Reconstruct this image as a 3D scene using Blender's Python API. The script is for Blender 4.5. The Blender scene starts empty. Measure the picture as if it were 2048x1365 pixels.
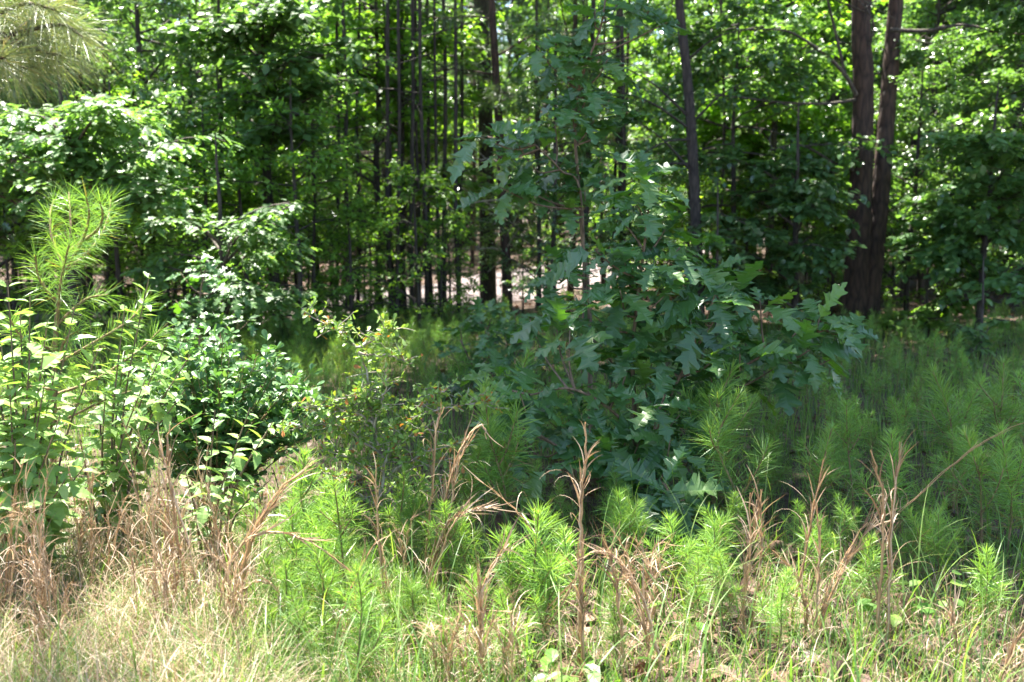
import bpy, math, random
import numpy as np
from mathutils import Vector

# ------------------------------------------------------------------ camera, light, exposure
sc = bpy.context.scene
C = sc.collection
PITCH = math.radians(8.0)
FPX = 1991.0            # focal length in photograph pixels (2048 wide)
EYE = 1.6
cam_d = bpy.data.cameras.new('camera')
cam = bpy.data.objects.new('camera', cam_d)
C.objects.link(cam)
cam.location = (0, 0, EYE)
cam.rotation_euler = (math.radians(90) - PITCH, 0, 0)
cam_d.sensor_width = 36.0
cam_d.lens = 35.0
cam_d.clip_start = 0.05
cam_d.clip_end = 800
cam_d.dof.use_dof = True
cam_d.dof.focus_distance = 4.3
cam_d.dof.aperture_fstop = 2.6
sc.camera = cam

SUN_EL, SUN_AZ = math.radians(70), math.radians(-28)
SUN = Vector((math.sin(SUN_AZ) * math.cos(SUN_EL), math.cos(SUN_AZ) * math.cos(SUN_EL), math.sin(SUN_EL)))
w = bpy.data.worlds.new('World'); sc.world = w; w.use_nodes = True
nt = w.node_tree
sky = nt.nodes.new('ShaderNodeTexSky'); sky.sky_type = 'NISHITA'; sky.sun_disc = False
sky.sun_elevation = SUN_EL; sky.sun_rotation = SUN_AZ % (2 * math.pi)
bg = nt.nodes['Background']; bg.inputs[1].default_value = 0.075
nt.links.new(sky.outputs[0], bg.inputs[0])
sl = bpy.data.lights.new('sun', 'SUN'); sl.energy = 5.0; sl.angle = math.radians(0.53); sl.color = (1.0, 0.95, 0.87)
so = bpy.data.objects.new('sun', sl); C.objects.link(so)
so.rotation_euler = SUN.to_track_quat('Z', 'Y').to_euler(); so.location = (0, 0, 30)
sc.view_settings.view_transform = 'Standard'; sc.view_settings.look = 'None'
sc.view_settings.gamma = 1.0; sc.view_settings.use_curve_mapping = False
sc.view_settings.exposure = 2.8
sc.render.engine = 'CYCLES'
sc.cycles.max_bounces = 6; sc.cycles.diffuse_bounces = 4; sc.cycles.glossy_bounces = 2
sc.cycles.transmission_bounces = 4; sc.cycles.sample_clamp_indirect = 6
sc.cycles.use_denoising = True

# ------------------------------------------------------------------ projection helpers
cp, sp = math.cos(PITCH), math.sin(PITCH)
def P(px, py, D):
    """world point on the line of sight of a photograph pixel, D metres ahead"""
    dx = (px - 1024) / FPX; u = (682.5 - py) / FPX
    d = np.array([dx, cp + u * sp, -sp + u * cp]); d = d / d[1] * D
    return np.array([d[0], D, EYE + d[2]])
def GX(px, D):
    return (px - 1024) / FPX * (D * cp + EYE * sp)

# ------------------------------------------------------------------ mesh helpers
class MB:
    def __init__(s): s.v, s.f, s.t, s.n = [], {3: [], 4: []}, [], 0
    def add(s, V, F, T=0.5):
        V = np.asarray(V, dtype=np.float32).reshape(-1, 3)
        s.v.append(V)
        for f in (F if isinstance(F, list) else [F]):
            f = np.asarray(f)
            s.f[f.shape[1]].append(f + s.n)
        s.t.append(np.broadcast_to(np.asarray(T, dtype=np.float32), (len(V),)).copy())
        s.n += len(V)
    def mesh(s, name, mat, smooth=False):
        V = np.concatenate(s.v); T = np.concatenate(s.t)
        arr = [np.concatenate(s.f[k]) for k in (3, 4) if s.f[k]]
        sizes = np.concatenate([np.full(len(a), a.shape[1], dtype=np.int32) for a in arr])
        loops = np.concatenate([a.ravel() for a in arr]).astype(np.int32)
        starts = np.concatenate([[0], np.cumsum(sizes)[:-1]]).astype(np.int32)
        me = bpy.data.meshes.new(name)
        me.vertices.add(len(V)); me.loops.add(len(loops)); me.polygons.add(len(sizes))
        me.vertices.foreach_set('co', V.ravel())
        me.loops.foreach_set('vertex_index', loops)
        me.polygons.foreach_set('loop_start', starts)
        me.polygons.foreach_set('use_smooth', np.full(len(sizes), smooth, dtype=bool))
        at = me.attributes.new('tint', 'FLOAT', 'POINT'); at.data.foreach_set('value', T)
        me.update(calc_edges=True)
        me.materials.append(mat)
        return me
    def build(s, name, mat, parent=None, smooth=False):
        return link(name, s.mesh(name, mat, smooth), parent)
def link(name, me, parent=None):
    o = bpy.data.objects.new(name, me); C.objects.link(o)
    if parent is not None: o.parent = parent
    return o
def empty(name, loc, rz=0.0, sc_=1.0):
    o = bpy.data.objects.new(name, None); C.objects.link(o)
    o.location = tuple(float(x) for x in loc); o.rotation_euler = (0, 0, rz); o.scale = (sc_,) * 3
    o.empty_display_size = 0.1
    return o
def tag(o, label, cat, group=None, kind=None):
    o['label'] = label; o['category'] = cat
    if group: o['group'] = group
    if kind: o['kind'] = kind
    return o
def struct(o, label, cat):
    o['kind'] = 'structure'; o['label'] = label; o['category'] = cat; return o
def copy_thing(root, name=None):
    r = root.copy(); C.objects.link(r)
    for ch in root.children:
        c = ch.copy(); C.objects.link(c); c.parent = r
    return r

def nrm(a): return a / np.maximum(np.linalg.norm(a, axis=-1, keepdims=True), 1e-9)
def tube(mb, pts, rad, sides=5, tint=0.5):
    pts = np.asarray(pts, float); n = len(pts)
    rad = np.broadcast_to(np.asarray(rad, float), (n,))
    t = nrm(np.gradient(pts, axis=0))
    ref = np.array([1., 0, 0]) if abs(t[:, 0]).mean() < 0.8 else np.array([0, 1., 0])
    a = nrm(np.cross(t, ref)); b = np.cross(t, a)
    th = np.arange(sides) * 2 * math.pi / sides
    V = pts[:, None] + rad[:, None, None] * (np.cos(th)[None, :, None] * a[:, None] + np.sin(th)[None, :, None] * b[:, None])
    i = np.arange(n - 1)[:, None] * sides; j = np.arange(sides)[None]; k = (j + 1) % sides
    F = np.stack([i + j, i + k, i + sides + k, i + sides + j], -1).reshape(-1, 4)
    mb.add(V.reshape(-1, 3), F, tint)
def smooth_path(pts, m=5):
    pts = np.asarray(pts, float); n = len(pts)
    if n < 3:
        u = np.linspace(0, 1, m)[:, None]; return pts[0] * (1 - u) + pts[-1] * u
    q = np.vstack([2 * pts[0] - pts[1], pts, 2 * pts[-1] - pts[-2]]); out = []
    for i in range(1, n):
        p0, p1, p2, p3 = q[i - 1], q[i], q[i + 1], q[i + 2]
        for u in np.arange(m) / m:
            out.append(0.5 * (2 * p1 + (p2 - p0) * u + (2 * p0 - 5 * p1 + 4 * p2 - p3) * u * u + (3 * p1 - p0 - 3 * p2 + p3) * u ** 3))
    out.append(pts[-1]); return np.array(out)
def along(path, s):
    """points and tangents at fractions s (0..1)"""
    path = np.asarray(path); seg = np.linalg.norm(np.diff(path, axis=0), axis=1); cu = np.concatenate([[0], np.cumsum(seg)]); cu /= cu[-1]
    s = np.clip(s, 0, 1)
    p = np.stack([np.interp(s, cu, path[:, k]) for k in range(3)], -1)
    i = np.clip(np.searchsorted(cu, s) - 1, 0, len(path) - 2)
    return p, nrm(path[i + 1] - path[i])
def rvec(r, n): return nrm(r.normal(size=(n, 3)))

# leaf templates: x along the leaf, y across, z up
def leaf_tpl(st, fold=0.12, curl=0.15, wav=0.0, r=None):
    st = np.asarray(st, float); n = len(st)
    m = np.stack([st[:, 0], np.zeros(n), -curl * st[:, 0] ** 2], -1)
    L = np.stack([st[:, 1], st[:, 2], fold * st[:, 2] - curl * st[:, 1] ** 2], -1)
    R = L * np.array([1, -1, 1])
    if wav:
        L[:, 2] += wav * r.normal(size=n) * (st[:, 2] > .08); R[:, 2] += wav * r.normal(size=n) * (st[:, 2] > .08)
        k = 1 + 0.18 * r.normal(size=n); L[:, 1] *= k; k = 1 + 0.18 * r.normal(size=n); R[:, 1] *= k
    V = np.concatenate([m, L, R]); i = np.arange(n - 1)
    F = np.concatenate([np.stack([i, i + 1, n + i + 1, n + i], -1), np.stack([i + 1, i, 2 * n + i, 2 * n + i + 1], -1)])
    return V, F
R0 = np.random.default_rng(5)
T_KITE = (np.array([[0, 0, 0], [.45, .27, .05], [1, 0, -.08], [.45, -.27, .05]]), np.array([[0, 2, 1], [0, 3, 2]]))
T_WIDE = leaf_tpl([(0, 0, .02), (.25, .2, .26), (.55, .55, .36), (1, 1, .02)], .12, .15)
T_OBOV = leaf_tpl([(0, 0, .03), (.3, .3, .12), (.65, .68, .25), (.9, .92, .17), (1, 1, .02)], .2, .1)
T_OVATE = [leaf_tpl([(0, 0, .01), (.1, .1, .012), (.16, .15, .13), (.25, .27, .2), (.28, .27, .205), (.37, .4, .25), (.4, .39, .24), (.5, .53, .25), (.53, .52, .235), (.63, .66, .21),
                     (.66, .65, .19), (.76, .79, .15), (.8, .78, .13), (.9, .92, .055), (1, 1, .005)], f, c, .006, R0) for f, c in ((.25, .25), (.1, .4), (.35, .1), (.2, .55))]
OAK = [(0, 0, .008), (.13, .13, .01), (.18, .19, .09), (.25, .29, .20), (.27, .335, .27), (.30, .345, .17), (.34, .36, .13), (.40, .43, .14), (.47, .53, .24), (.50, .585, .37), (.53, .59, .27), (.55, .63, .30),
       (.58, .625, .16), (.63, .65, .125), (.69, .72, .15), (.75, .80, .215), (.79, .86, .25), (.82, .85, .15), (.86, .87, .07), (.92, .94, .09), (1, 1, .01)]
T_OAK = [leaf_tpl(OAK, f, c, .028, R0) for f, c in ((.2, .12), (.05, .3), (.3, .0), (-.1, .45), (.15, .6), (.25, .2))]
LITTLE_OAK = [(0, 0, .01), (.15, .15, .02), (.28, .33, .26), (.38, .38, .10), (.55, .62, .34), (.65, .64, .12), (.82, .86, .2), (1, 1, .02)]
T_LOBED = leaf_tpl(LITTLE_OAK, .15, .2)

def leaves(mb, tpl, pos, d, up, scale, tint):
    V, F = tpl; N = len(pos)
    x = nrm(d); y = nrm(np.cross(up, x)); z = np.cross(x, y)
    s = np.broadcast_to(np.asarray(scale, float), (N,))[:, None, None]
    W = pos[:, None] + s * (V[None, :, 0:1] * x[:, None] + V[None, :, 1:2] * y[:, None] + V[None, :, 2:3] * z[:, None])
    k = len(V)
    FF = (F[None] + (np.arange(N) * k)[:, None, None]).reshape(-1, F.shape[1])
    mb.add(W.reshape(-1, 3), FF, np.repeat(np.broadcast_to(tint, (N,)), k))
def needles(mb, r, pos, d, L, wd, droop=0.1, tint=None):
    N = len(pos); d = nrm(d); s = nrm(np.cross(d, rvec(r, N)))
    L = np.broadcast_to(L, (N,))[:, None]; wd = np.broadcast_to(wd, (N,))[:, None] / 2
    g = np.array([0, 0, -1.0]) * droop * L
    p1 = pos + d * L * .55 + g * .3; p2 = pos + d * L + g
    V = np.stack([pos - s * wd * .7, pos + s * wd * .7, p1 + s * wd, p1 - s * wd, p2], 1)
    o = (np.arange(N) * 5)[:, None]
    t = r.random(N) if tint is None else np.broadcast_to(tint, (N,))
    mb.add(V.reshape(-1, 3), [o + np.array([0, 1, 2, 3]), o + np.array([3, 2, 4])], np.repeat(t, 5))
def blades(mb, r, base, H, wd, lean, bend, seg=5, az=None, tint=None, twist=0.0):
    """N curved grass blades"""
    N = len(base); az = r.random(N) * 2 * math.pi if az is None else az
    H = np.broadcast_to(H, (N,)); lean = np.broadcast_to(lean, (N,)); bend = np.broadcast_to(bend, (N,)); wd = np.broadcast_to(wd, (N,))
    p = base.astype(float).copy(); rows = []
    tw = r.normal(size=N) * twist; ph = az.copy()
    for i in range(seg + 1):
        s = i / seg
        wv = wd * (1 - s ** 1.6) * .5 + (0.0002)
        side = np.stack([-np.sin(ph + 0.6 * tw * s), np.cos(ph + .6 * tw * s), 0 * ph], -1)
        rows.append(p - side * wv[:, None]); rows.append(p + side * wv[:, None])
        th = lean + bend * s ** 1.5
        ph = ph + tw / seg
        p = p + (H / seg)[:, None] * np.stack([np.sin(th) * np.cos(ph), np.sin(th) * np.sin(ph), np.cos(th)], -1)
    V = np.stack(rows, 1); k = 2 * (seg + 1)
    o = (np.arange(N) * k)[:, None, None]; i = (np.arange(seg) * 2)[None, :, None]
    F = (o + i + np.array([0, 1, 3, 2])[None, None]).reshape(-1, 4)
    t = r.random(N) if tint is None else np.broadcast_to(tint, (N,))
    mb.add(V.reshape(-1, 3), F, np.repeat(t, k))

# ------------------------------------------------------------------ materials
def newmat(name):
    m = bpy.data.materials.new(name); m.use_nodes = True; n = m.node_tree; n.nodes.clear()
    return m, n, n.nodes.new, n.links.new
def ramp(node, cols):
    e = node.color_ramp.elements
    while len(e) < len(cols): e.new(0.5)
    for i, (p, c) in enumerate(cols): e[i].position = p; e[i].color = (*c, 1)
def leaf_mat(name, cols, trans=.4, tmul=(1.7, 1.6, .6), rough=.42, spec=.5, vary=.25):
    m, n, N, Lk = newmat(name)
    at = N('ShaderNodeAttribute'); at.attribute_name = 'tint'
    cr = N('ShaderNodeValToRGB'); ramp(cr, cols); Lk(at.outputs['Fac'], cr.inputs[0])
    oi = N('ShaderNodeObjectInfo'); mr = N('ShaderNodeMapRange'); mr.inputs[3].default_value = 1 - vary; mr.inputs[4].default_value = 1 + vary
    Lk(oi.outputs['Random'], mr.inputs[0])
    hs = N('ShaderNodeHueSaturation'); Lk(mr.outputs[0], hs.inputs['Value']); Lk(cr.outputs[0], hs.inputs['Color'])
    pb = N('ShaderNodeBsdfPrincipled'); pb.inputs['Roughness'].default_value = rough; pb.inputs['Specular IOR Level'].default_value = spec
    Lk(hs.outputs[0], pb.inputs['Base Color'])
    mu = N('ShaderNodeMix'); mu.data_type = 'RGBA'; mu.blend_type = 'MULTIPLY'; mu.inputs[0].default_value = 1
    Lk(hs.outputs[0], mu.inputs[6]); mu.inputs[7].default_value = (*tmul, 1)
    tr = N('ShaderNodeBsdfTranslucent'); Lk(mu.outputs[2], tr.inputs[0])
    mx = N('ShaderNodeMixShader'); mx.inputs[0].default_value = trans
    Lk(pb.outputs[0], mx.inputs[1]); Lk(tr.outputs[0], mx.inputs[2])
    out = N('ShaderNodeOutputMaterial'); Lk(mx.outputs[0], out.inputs[0])
    return m
def bark_mat(name, c1, c2, scale=6, stretch=.12, bump=.5):
    m, n, N, Lk = newmat(name)
    tc = N('ShaderNodeTexCoord'); mp = N('ShaderNodeMapping'); mp.inputs['Scale'].default_value = (1, 1, stretch)
    Lk(tc.outputs['Object'], mp.inputs[0])
    no = N('ShaderNodeTexNoise'); no.inputs['Scale'].default_value = scale * 5; no.inputs['Detail'].default_value = 8
    vo = N('ShaderNodeTexVoronoi'); vo.feature = 'DISTANCE_TO_EDGE'; vo.inputs['Scale'].default_value = scale * 3
    Lk(mp.outputs[0], no.inputs[0]); Lk(mp.outputs[0], vo.inputs[0])
    mul = N('ShaderNodeMath'); mul.operation = 'MULTIPLY_ADD'; mul.inputs[1].default_value = 1.6; mul.use_clamp = True
    Lk(vo.outputs['Distance'], mul.inputs[0]); 
    sb = N('ShaderNodeMath'); sb.operation = 'SUBTRACT'; sb.inputs[1].default_value = .15; Lk(no.outputs['Fac'], sb.inputs[0]); Lk(sb.outputs[0], mul.inputs[2])
    cr = N('ShaderNodeValToRGB'); ramp(cr, [(.15, c1), (.75, c2)]); Lk(mul.outputs[0], cr.inputs[0])
    pb = N('ShaderNodeBsdfPrincipled'); pb.inputs['Roughness'].default_value = .9; Lk(cr.outputs[0], pb.inputs['Base Color'])
    bp = N('ShaderNodeBump'); bp.inputs['Strength'].default_value = bump; bp.inputs['Distance'].default_value = .03
    Lk(mul.outputs[0], bp.inputs['Height']); Lk(bp.outputs[0], pb.inputs['Normal'])
    out = N('ShaderNodeOutputMaterial'); Lk(pb.outputs[0], out.inputs[0])
    return m
def ground_mat(name, cols, scales=(1.2, 30)):
    m, n, N, Lk = newmat(name)
    tc = N('ShaderNodeTexCoord')
    a = N('ShaderNodeTexNoise'); a.inputs['Scale'].default_value = scales[0]; a.inputs['Detail'].default_value = 6
    b = N('ShaderNodeTexNoise'); b.inputs['Scale'].default_value = scales[1]; b.inputs['Detail'].default_value = 10; b.inputs['Roughness'].default_value = .7
    Lk(tc.outputs['Object'], a.inputs[0]); Lk(tc.outputs['Object'], b.inputs[0])
    ad = N('ShaderNodeMix'); ad.data_type = 'FLOAT'; ad.inputs[0].default_value = .6; Lk(a.outputs['Fac'], ad.inputs[2]); Lk(b.outputs['Fac'], ad.inputs[3])
    cr = N('ShaderNodeValToRGB'); ramp(cr, cols); Lk(ad.outputs[0], cr.inputs[0])
    pb = N('ShaderNodeBsdfPrincipled'); pb.inputs['Roughness'].default_value = .95; Lk(cr.outputs[0], pb.inputs['Base Color'])
    bp = N('ShaderNodeBump'); bp.inputs['Strength'].default_value = .8; bp.inputs['Distance'].default_value = .03; Lk(b.outputs['Fac'], bp.inputs['Height']); Lk(bp.outputs[0], pb.inputs['Normal'])
    out = N('ShaderNodeOutputMaterial'); Lk(pb.outputs[0], out.inputs[0])
    return m
M = {}
M['needle'] = leaf_mat('young pine needles', [(0, (.09, .18, .04)), (.5, (.15, .29, .06)), (.9, (.24, .39, .08)), (1, (.24, .17, .06))], .38, (1.5, 1.5, .6), .35, .5, .22)
M['needle_far'] = leaf_mat('mature pine needles', [(0, (.05, .09, .03)), (.6, (.09, .15, .055)), (1, (.16, .2, .09))], .3, (1.3, 1.4, .7), .4, .6)
M['needle_pale'] = leaf_mat('old long pine needles', [(0, (.10, .15, .05)), (.6, (.19, .24, .09)), (1, (.30, .25, .13))], .35, (1.3, 1.3, .7), .4, .6, .05)
M['oak'] = leaf_mat('glossy oak leaf', [(0, (.038, .098, .030)), (.6, (.066, .16, .042)), (1, (.12, .22, .045))], .32, (2.1, 2.2, .4), .4, .75, .06)
M['broad'] = leaf_mat('broad leaves', [(0, (.055, .115, .045)), (.6, (.085, .17, .06)), (1, (.135, .23, .07))], .42, (2.2, 2.2, .7), .32, 1.0, .25)
M['broad_light'] = leaf_mat('light broad leaves', [(0, (.09, .19, .035)), (.6, (.15, .29, .055)), (1, (.22, .36, .07))], .52, (1.7, 1.7, .45), .42, .45, .2)
M['broad_pale'] = leaf_mat('sunlit pale green leaves', [(0, (.065, .125, .045)), (.6, (.10, .19, .065)), (1, (.15, .25, .08))], .45, (1.9, 2.0, .7), .45, .5, .1)  # paler copy of broad, with the sunlit look put into its colour
M['berry'] = leaf_mat('pale green soft leaves', [(0, (.14, .25, .07)), (.6, (.21, .34, .10)), (1, (.31, .41, .14))], .4, (1.4, 1.4, .5), .45, .45, .05)
M['indigo'] = leaf_mat('blue green leaflets', [(0, (.05, .125, .038)), (.6, (.085, .18, .055)), (1, (.15, .25, .075))], .3, (1.5, 1.6, .6), .42, .5, .05)
M['haw'] = leaf_mat('small hawthorn leaves', [(0, (.13, .24, .05)), (.75, (.24, .36, .09)), (.88, (.30, .30, .05)), (1, (.45, .12, .05))], .35, (1.4, 1.4, .5), .42, .45, .05)
M['grass'] = leaf_mat('green grass', [(0, (.06, .13, .03)), (.6, (.12, .22, .045)), (1, (.22, .30, .08))], .4, (1.5, 1.5, .6), .45, .4, .05)
M['straw'] = leaf_mat('dry straw', [(0, (.16, .095, .055)), (.45, (.33, .22, .135)), (.8, (.50, .39, .28)), (1, (.60, .52, .42))], .25, (1.2, 1.1, .9), .5, .4, .08)
M['stalk'] = leaf_mat('dry orange stalk', [(0, (.34, .19, .09)), (.5, (.54, .34, .17)), (1, (.64, .49, .33))], .12, (1.2, 1.1, .9), .45, .4, .08)
M['dead'] = leaf_mat('fallen leaves', [(0, (.045, .022, .014)), (.5, (.095, .048, .03)), (1, (.20, .12, .075))], .2, (1.2, 1.1, .9), .6, .4, .05)
M['twig'] = bark_mat('reddish twig bark', (.07, .045, .03), (.2, .14, .09), 10, .3, .2)
M['greytwig'] = bark_mat('grey dead twig', (.16, .13, .10), (.38, .33, .27), 10, .3, .2)
M['sap_bark'] = bark_mat('young pine stem', (.10, .06, .03), (.27, .19, .09), 14, .3, .3)
M['bark_dark'] = bark_mat('dark fissured bark', (.012, .009, .008), (.055, .042, .034), 5, .3)
M['bark_red'] = bark_mat('reddish brown bark', (.013, .008, .006), (.075, .043, .03), 4.5, .28)
M['bark_grey'] = bark_mat('grey brown bark', (.02, .016, .012), (.10, .08, .06), 5, .3)
M['ground'] = ground_mat('pine straw and soil', [(.3, (.025, .016, .01)), (.5, (.065, .038, .023)), (.62, (.10, .06, .04)), (.75, (.17, .11, .07))])
M['road'] = ground_mat('pinkish gravel road', [(.3, (.11, .085, .08)), (.5, (.17, .135, .13)), (.7, (.24, .20, .19))], (.8, 60))

# ------------------------------------------------------------------ ground and road
def gz(x, y):
    return 0.03 * np.sin(x * .9 + 1.3) * np.sin(y * .7) + 0.02 * np.sin(x * 2.3 + y * 1.7)
mb = MB()
xs = np.concatenate([np.linspace(-400, -30, 12), np.linspace(-28, 28, 141), np.linspace(30, 400, 12)])
ys = np.concatenate([np.linspace(-200, -6, 8), np.linspace(-5, 50, 138), np.linspace(55, 500, 14)])
X, Y = np.meshgrid(xs, ys); Z = gz(X, Y)
V = np.stack([X, Y, Z], -1).reshape(-1, 3); nx = len(xs)
i = np.arange(len(ys) - 1)[:, None] * nx + np.arange(nx - 1)[None]
mb.add(V, np.stack([i, i + 1, i + nx + 1, i + nx], -1).reshape(-1, 4))
struct(mb.build('ground', M['ground'], smooth=True), 'brown forest floor of soil and pine straw', 'ground')
rp = smooth_path([(-14, 4, 0), (-9, 8.5, 0), (-5.3, 11.6, 0), (-2.2, 14.0, 0), (0.6, 17.0, 0), (3.4, 24, 0), (8, 34, 0), (14, 48, 0), (24, 70, 0)], 10)
t = nrm(np.gradient(rp, axis=0)); nn = np.stack([-t[:, 1], t[:, 0], 0 * t[:, 0]], -1)
rows = []
for k, off in enumerate(np.linspace(0, 3.0, 6)):
    q = rp + nn * off; q[:, 2] = gz(q[:, 0], q[:, 1]) + .02 + (.03 if 0 < k < 5 else -.01); rows.append(q)
V = np.stack(rows, 1); n_ = len(rp)
i = np.arange(n_ - 1)[:, None] * 6 + np.arange(5)[None]
mb = MB(); mb.add(V.reshape(-1, 3), np.stack([i, i + 6, i + 7, i + 1], -1).reshape(-1, 4))
struct(mb.build('road', M['road'], smooth=True), 'pinkish gravel road passing behind the first trees', 'road')
def on_road(x, y):
    d = np.min(np.hypot(rp[:, 0] + nn[:, 0] * 1.5 - x, rp[:, 1] + nn[:, 1] * 1.5 - y)); return d < 1.9

# ------------------------------------------------------------------ tree prototypes
def branch_path(r, p0, az, el, L, n=6, droop=.15, wob=.08):
    pts = [np.array(p0, float)]; d = np.array([math.cos(az) * math.cos(el), math.sin(az) * math.cos(el), math.sin(el)])
    for k in range(n):
        d = d + r.normal(size=3) * wob; d[2] -= droop / n * 1.5; d /= np.linalg.norm(d)
        pts.append(pts[-1] + d * L / n)
    return np.array(pts)
def trunk_path(r, H, lean=.02, n=9, wob=.03):
    z = np.linspace(-.15, H, n); x = np.cumsum(r.normal(size=n)) * wob * H / n; y = np.cumsum(r.normal(size=n)) * wob * H / n
    a = r.random() * 6.28
    x = x - x[0] + z * lean * math.cos(a); y = y - y[0] + z * lean * math.sin(a); x[0] = y[0] = 0
    return np.stack([x, y, z], -1)
def broad_mesh(seed, H, rt, z0, spread, nb, lpb, leaf, tpl, ltwig=.5, bark='bark_dark', mat='broad', upj=.45, el=(.1, .8), top=True):
    r = np.random.default_rng(seed); tm, lm = MB(), MB()
    tp = smooth_path(trunk_path(r, H), 3); s = np.linspace(0, 1, len(tp))
    rad = rt * (1 - s) ** .8 + .006; rad[0] *= 1.5; rad[1] *= 1.15
    tube(tm, tp, rad, 9)
    PP, DD = [], []
    for b in range(nb):
        f = r.random() ** .9; z = z0 + (H * .98 - z0) * f
        p0, _ = along(tp, np.array([(z + .15) / (H + .15)])); az = b * 2.4 + r.normal() * .5
        L = spread * (1 - f * .75) * r.uniform(.6, 1.15)
        bp = branch_path(r, p0[0], az, r.uniform(*el), L, 6, r.uniform(0, .5))
        r0 = min(rt * .45, .012 + L * .012) * (1 - f * .5)
        tube(tm, bp, np.linspace(r0, .004, len(bp)), 4)
        nt_ = 3 + int(L * 3.2)
        for k in range(nt_):
            u = r.uniform(.25, 1); q, tq = along(bp, np.array([u]))
            az2 = math.atan2(tq[0, 1], tq[0, 0]) + r.choice([-1, 1]) * r.uniform(.3, 1.2)
            tw = branch_path(r, q[0], az2, r.uniform(-.15, .4), ltwig * r.uniform(.5, 1.3), 4, .3)
            tube(tm, tw, np.linspace(.006, .003, 5), 3)
            m_ = max(2, int(lpb / nt_)); ss = r.random(m_) ** .7
            pp, tt = along(tw, ss); PP.append(pp); DD.append(tt)
    pos = np.concatenate(PP); d = np.concatenate(DD); n = len(pos)
    pos = pos + r.normal(size=(n, 3)) * leaf * .45
    d = nrm(d * .6 + r.normal(size=(n, 3)) * .7 * np.array([1, 1, .5]) + np.array([0, 0, -.15]))
    up = nrm(np.array([0, 0, 1.]) + r.normal(size=(n, 3)) * upj)
    tint = np.clip(r.normal(.5, .22, n), 0, 1)
    leaves(lm, tpl, pos, d, up, leaf * r.uniform(.6, 1.25, n), tint)
    return tm.mesh('trunk', M[bark], True), lm.mesh('crown', M[mat])
def pine_mesh(seed, H, rt, z0, spread, nb, tufts, nl=.17, wd=.005, per=26, dead=10, bark='bark_red', mat='needle_far'):
    r = np.random.default_rng(seed); tm, lm = MB(), MB()
    tp = smooth_path(trunk_path(r, H, .015, 8, .02), 3); s = np.linspace(0, 1, len(tp))
    rad = rt * (1 - s * .85); rad[0] *= 1.35
    tube(tm, tp, rad, 10); PP, DD = [], []
    for b in range(nb):
        f = r.random(); z = z0 + (H - z0) * f
        p0, _ = along(tp, np.array([(z + .15) / (H + .15)])); L = spread * (1 - f * .75) * r.uniform(.6, 1.2)
        bp = branch_path(r, p0[0], b * 2.4 + r.normal() * .4, r.uniform(0, .5), L, 6, -.15)
        tube(tm, bp, np.linspace(.012 + .008 * L, .005, len(bp)), 4)
        for k in range(max(2, tufts // nb)):
            u = r.uniform(.3, 1); q, tq = along(bp, np.array([u]))
            tw = branch_path(r, q[0], math.atan2(tq[0, 1], tq[0, 0]) + r.normal() * .9, r.uniform(-.1, .8), r.uniform(.15, .4), 3, -.1)
            tube(tm, tw, np.linspace(.006, .004, 4), 3)
            ss = r.uniform(.45, 1, per); pp, tt = along(tw, ss); PP.append(pp); DD.append(nrm(tt * .55 + rvec(r, per) * .8))
    for k in range(dead):
        z = r.uniform(.6, max(z0 * 1.1, 1.2)); p0, _ = along(tp, np.array([(z + .15) / (H + .15)]))
        bp = branch_path(r, p0[0], r.random() * 6.28, r.uniform(-.2, .35), r.uniform(.3, 1.1), 5, .1, .16)
        tube(tm, bp, np.linspace(.010, .003, 6), 4, 1.0)
    pos = np.concatenate(PP); d = np.concatenate(DD)
    needles(lm, r, pos, d, nl * r.uniform(.7, 1.1, len(pos)), wd, .25)
    return tm.mesh('trunk', M[bark], True), lm.mesh('crown', M[mat])

def plant_tree(name, meshes, x, y, rz, s, label, cat='tree', group=None, parts=('trunk', 'crown')):
    o = empty(name, (x, y, float(gz(x, y))), rz, s)
    for pn, me in zip(parts, meshes): link(pn, me, o)
    return tag(o, label, cat, group)

rp_ = random.Random(3)
YB = [broad_mesh(100 + k, 5.4, .05, .5, 1.9, 38, 270, .076, T_KITE, mat='broad') for k in range(3)]
YO = [broad_mesh(110 + k, 5.2, .055, .5, 2.0, 34, 260, .12, T_LOBED, mat='broad') for k in range(2)]
YL = [broad_mesh(120 + k, 6.4, .055, .9, 2.1, 38, 250, .085, T_WIDE, mat='broad_light') for k in range(2)]
UN = [broad_mesh(130 + k, 2.2, .02, .25, .9, 22, 90, .06, T_KITE, .25, mat='broad_light') for k in range(3)]
TB = [broad_mesh(140 + k, 17.0, .16, 5.0, 4.2, 46, 260, .17, T_WIDE, 1.0, mat='broad', upj=.6) for k in range(3)]
YP = [pine_mesh(150 + k, 9.0, .06, 2.2, 1.6, 34, 200) for k in range(2)]
TP = [pine_mesh(160 + k, 18.0, .13, 8.5, 2.6, 40, 320, .2, .009, 22, 14) for k in range(3)]
SP = [pine_mesh(170 + k, 11.0, .033, 6.5, 1.3, 16, 70, .18, .008, 18, 16, 'bark_dark') for k in range(4)]
DG = [broad_mesh(180 + k, 4.6, .05, 1.2, 2.6, 26, 330, .10, T_WIDE, .7, mat='broad', upj=.28, el=(-.05, .35)) for k in range(2)]

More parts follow.
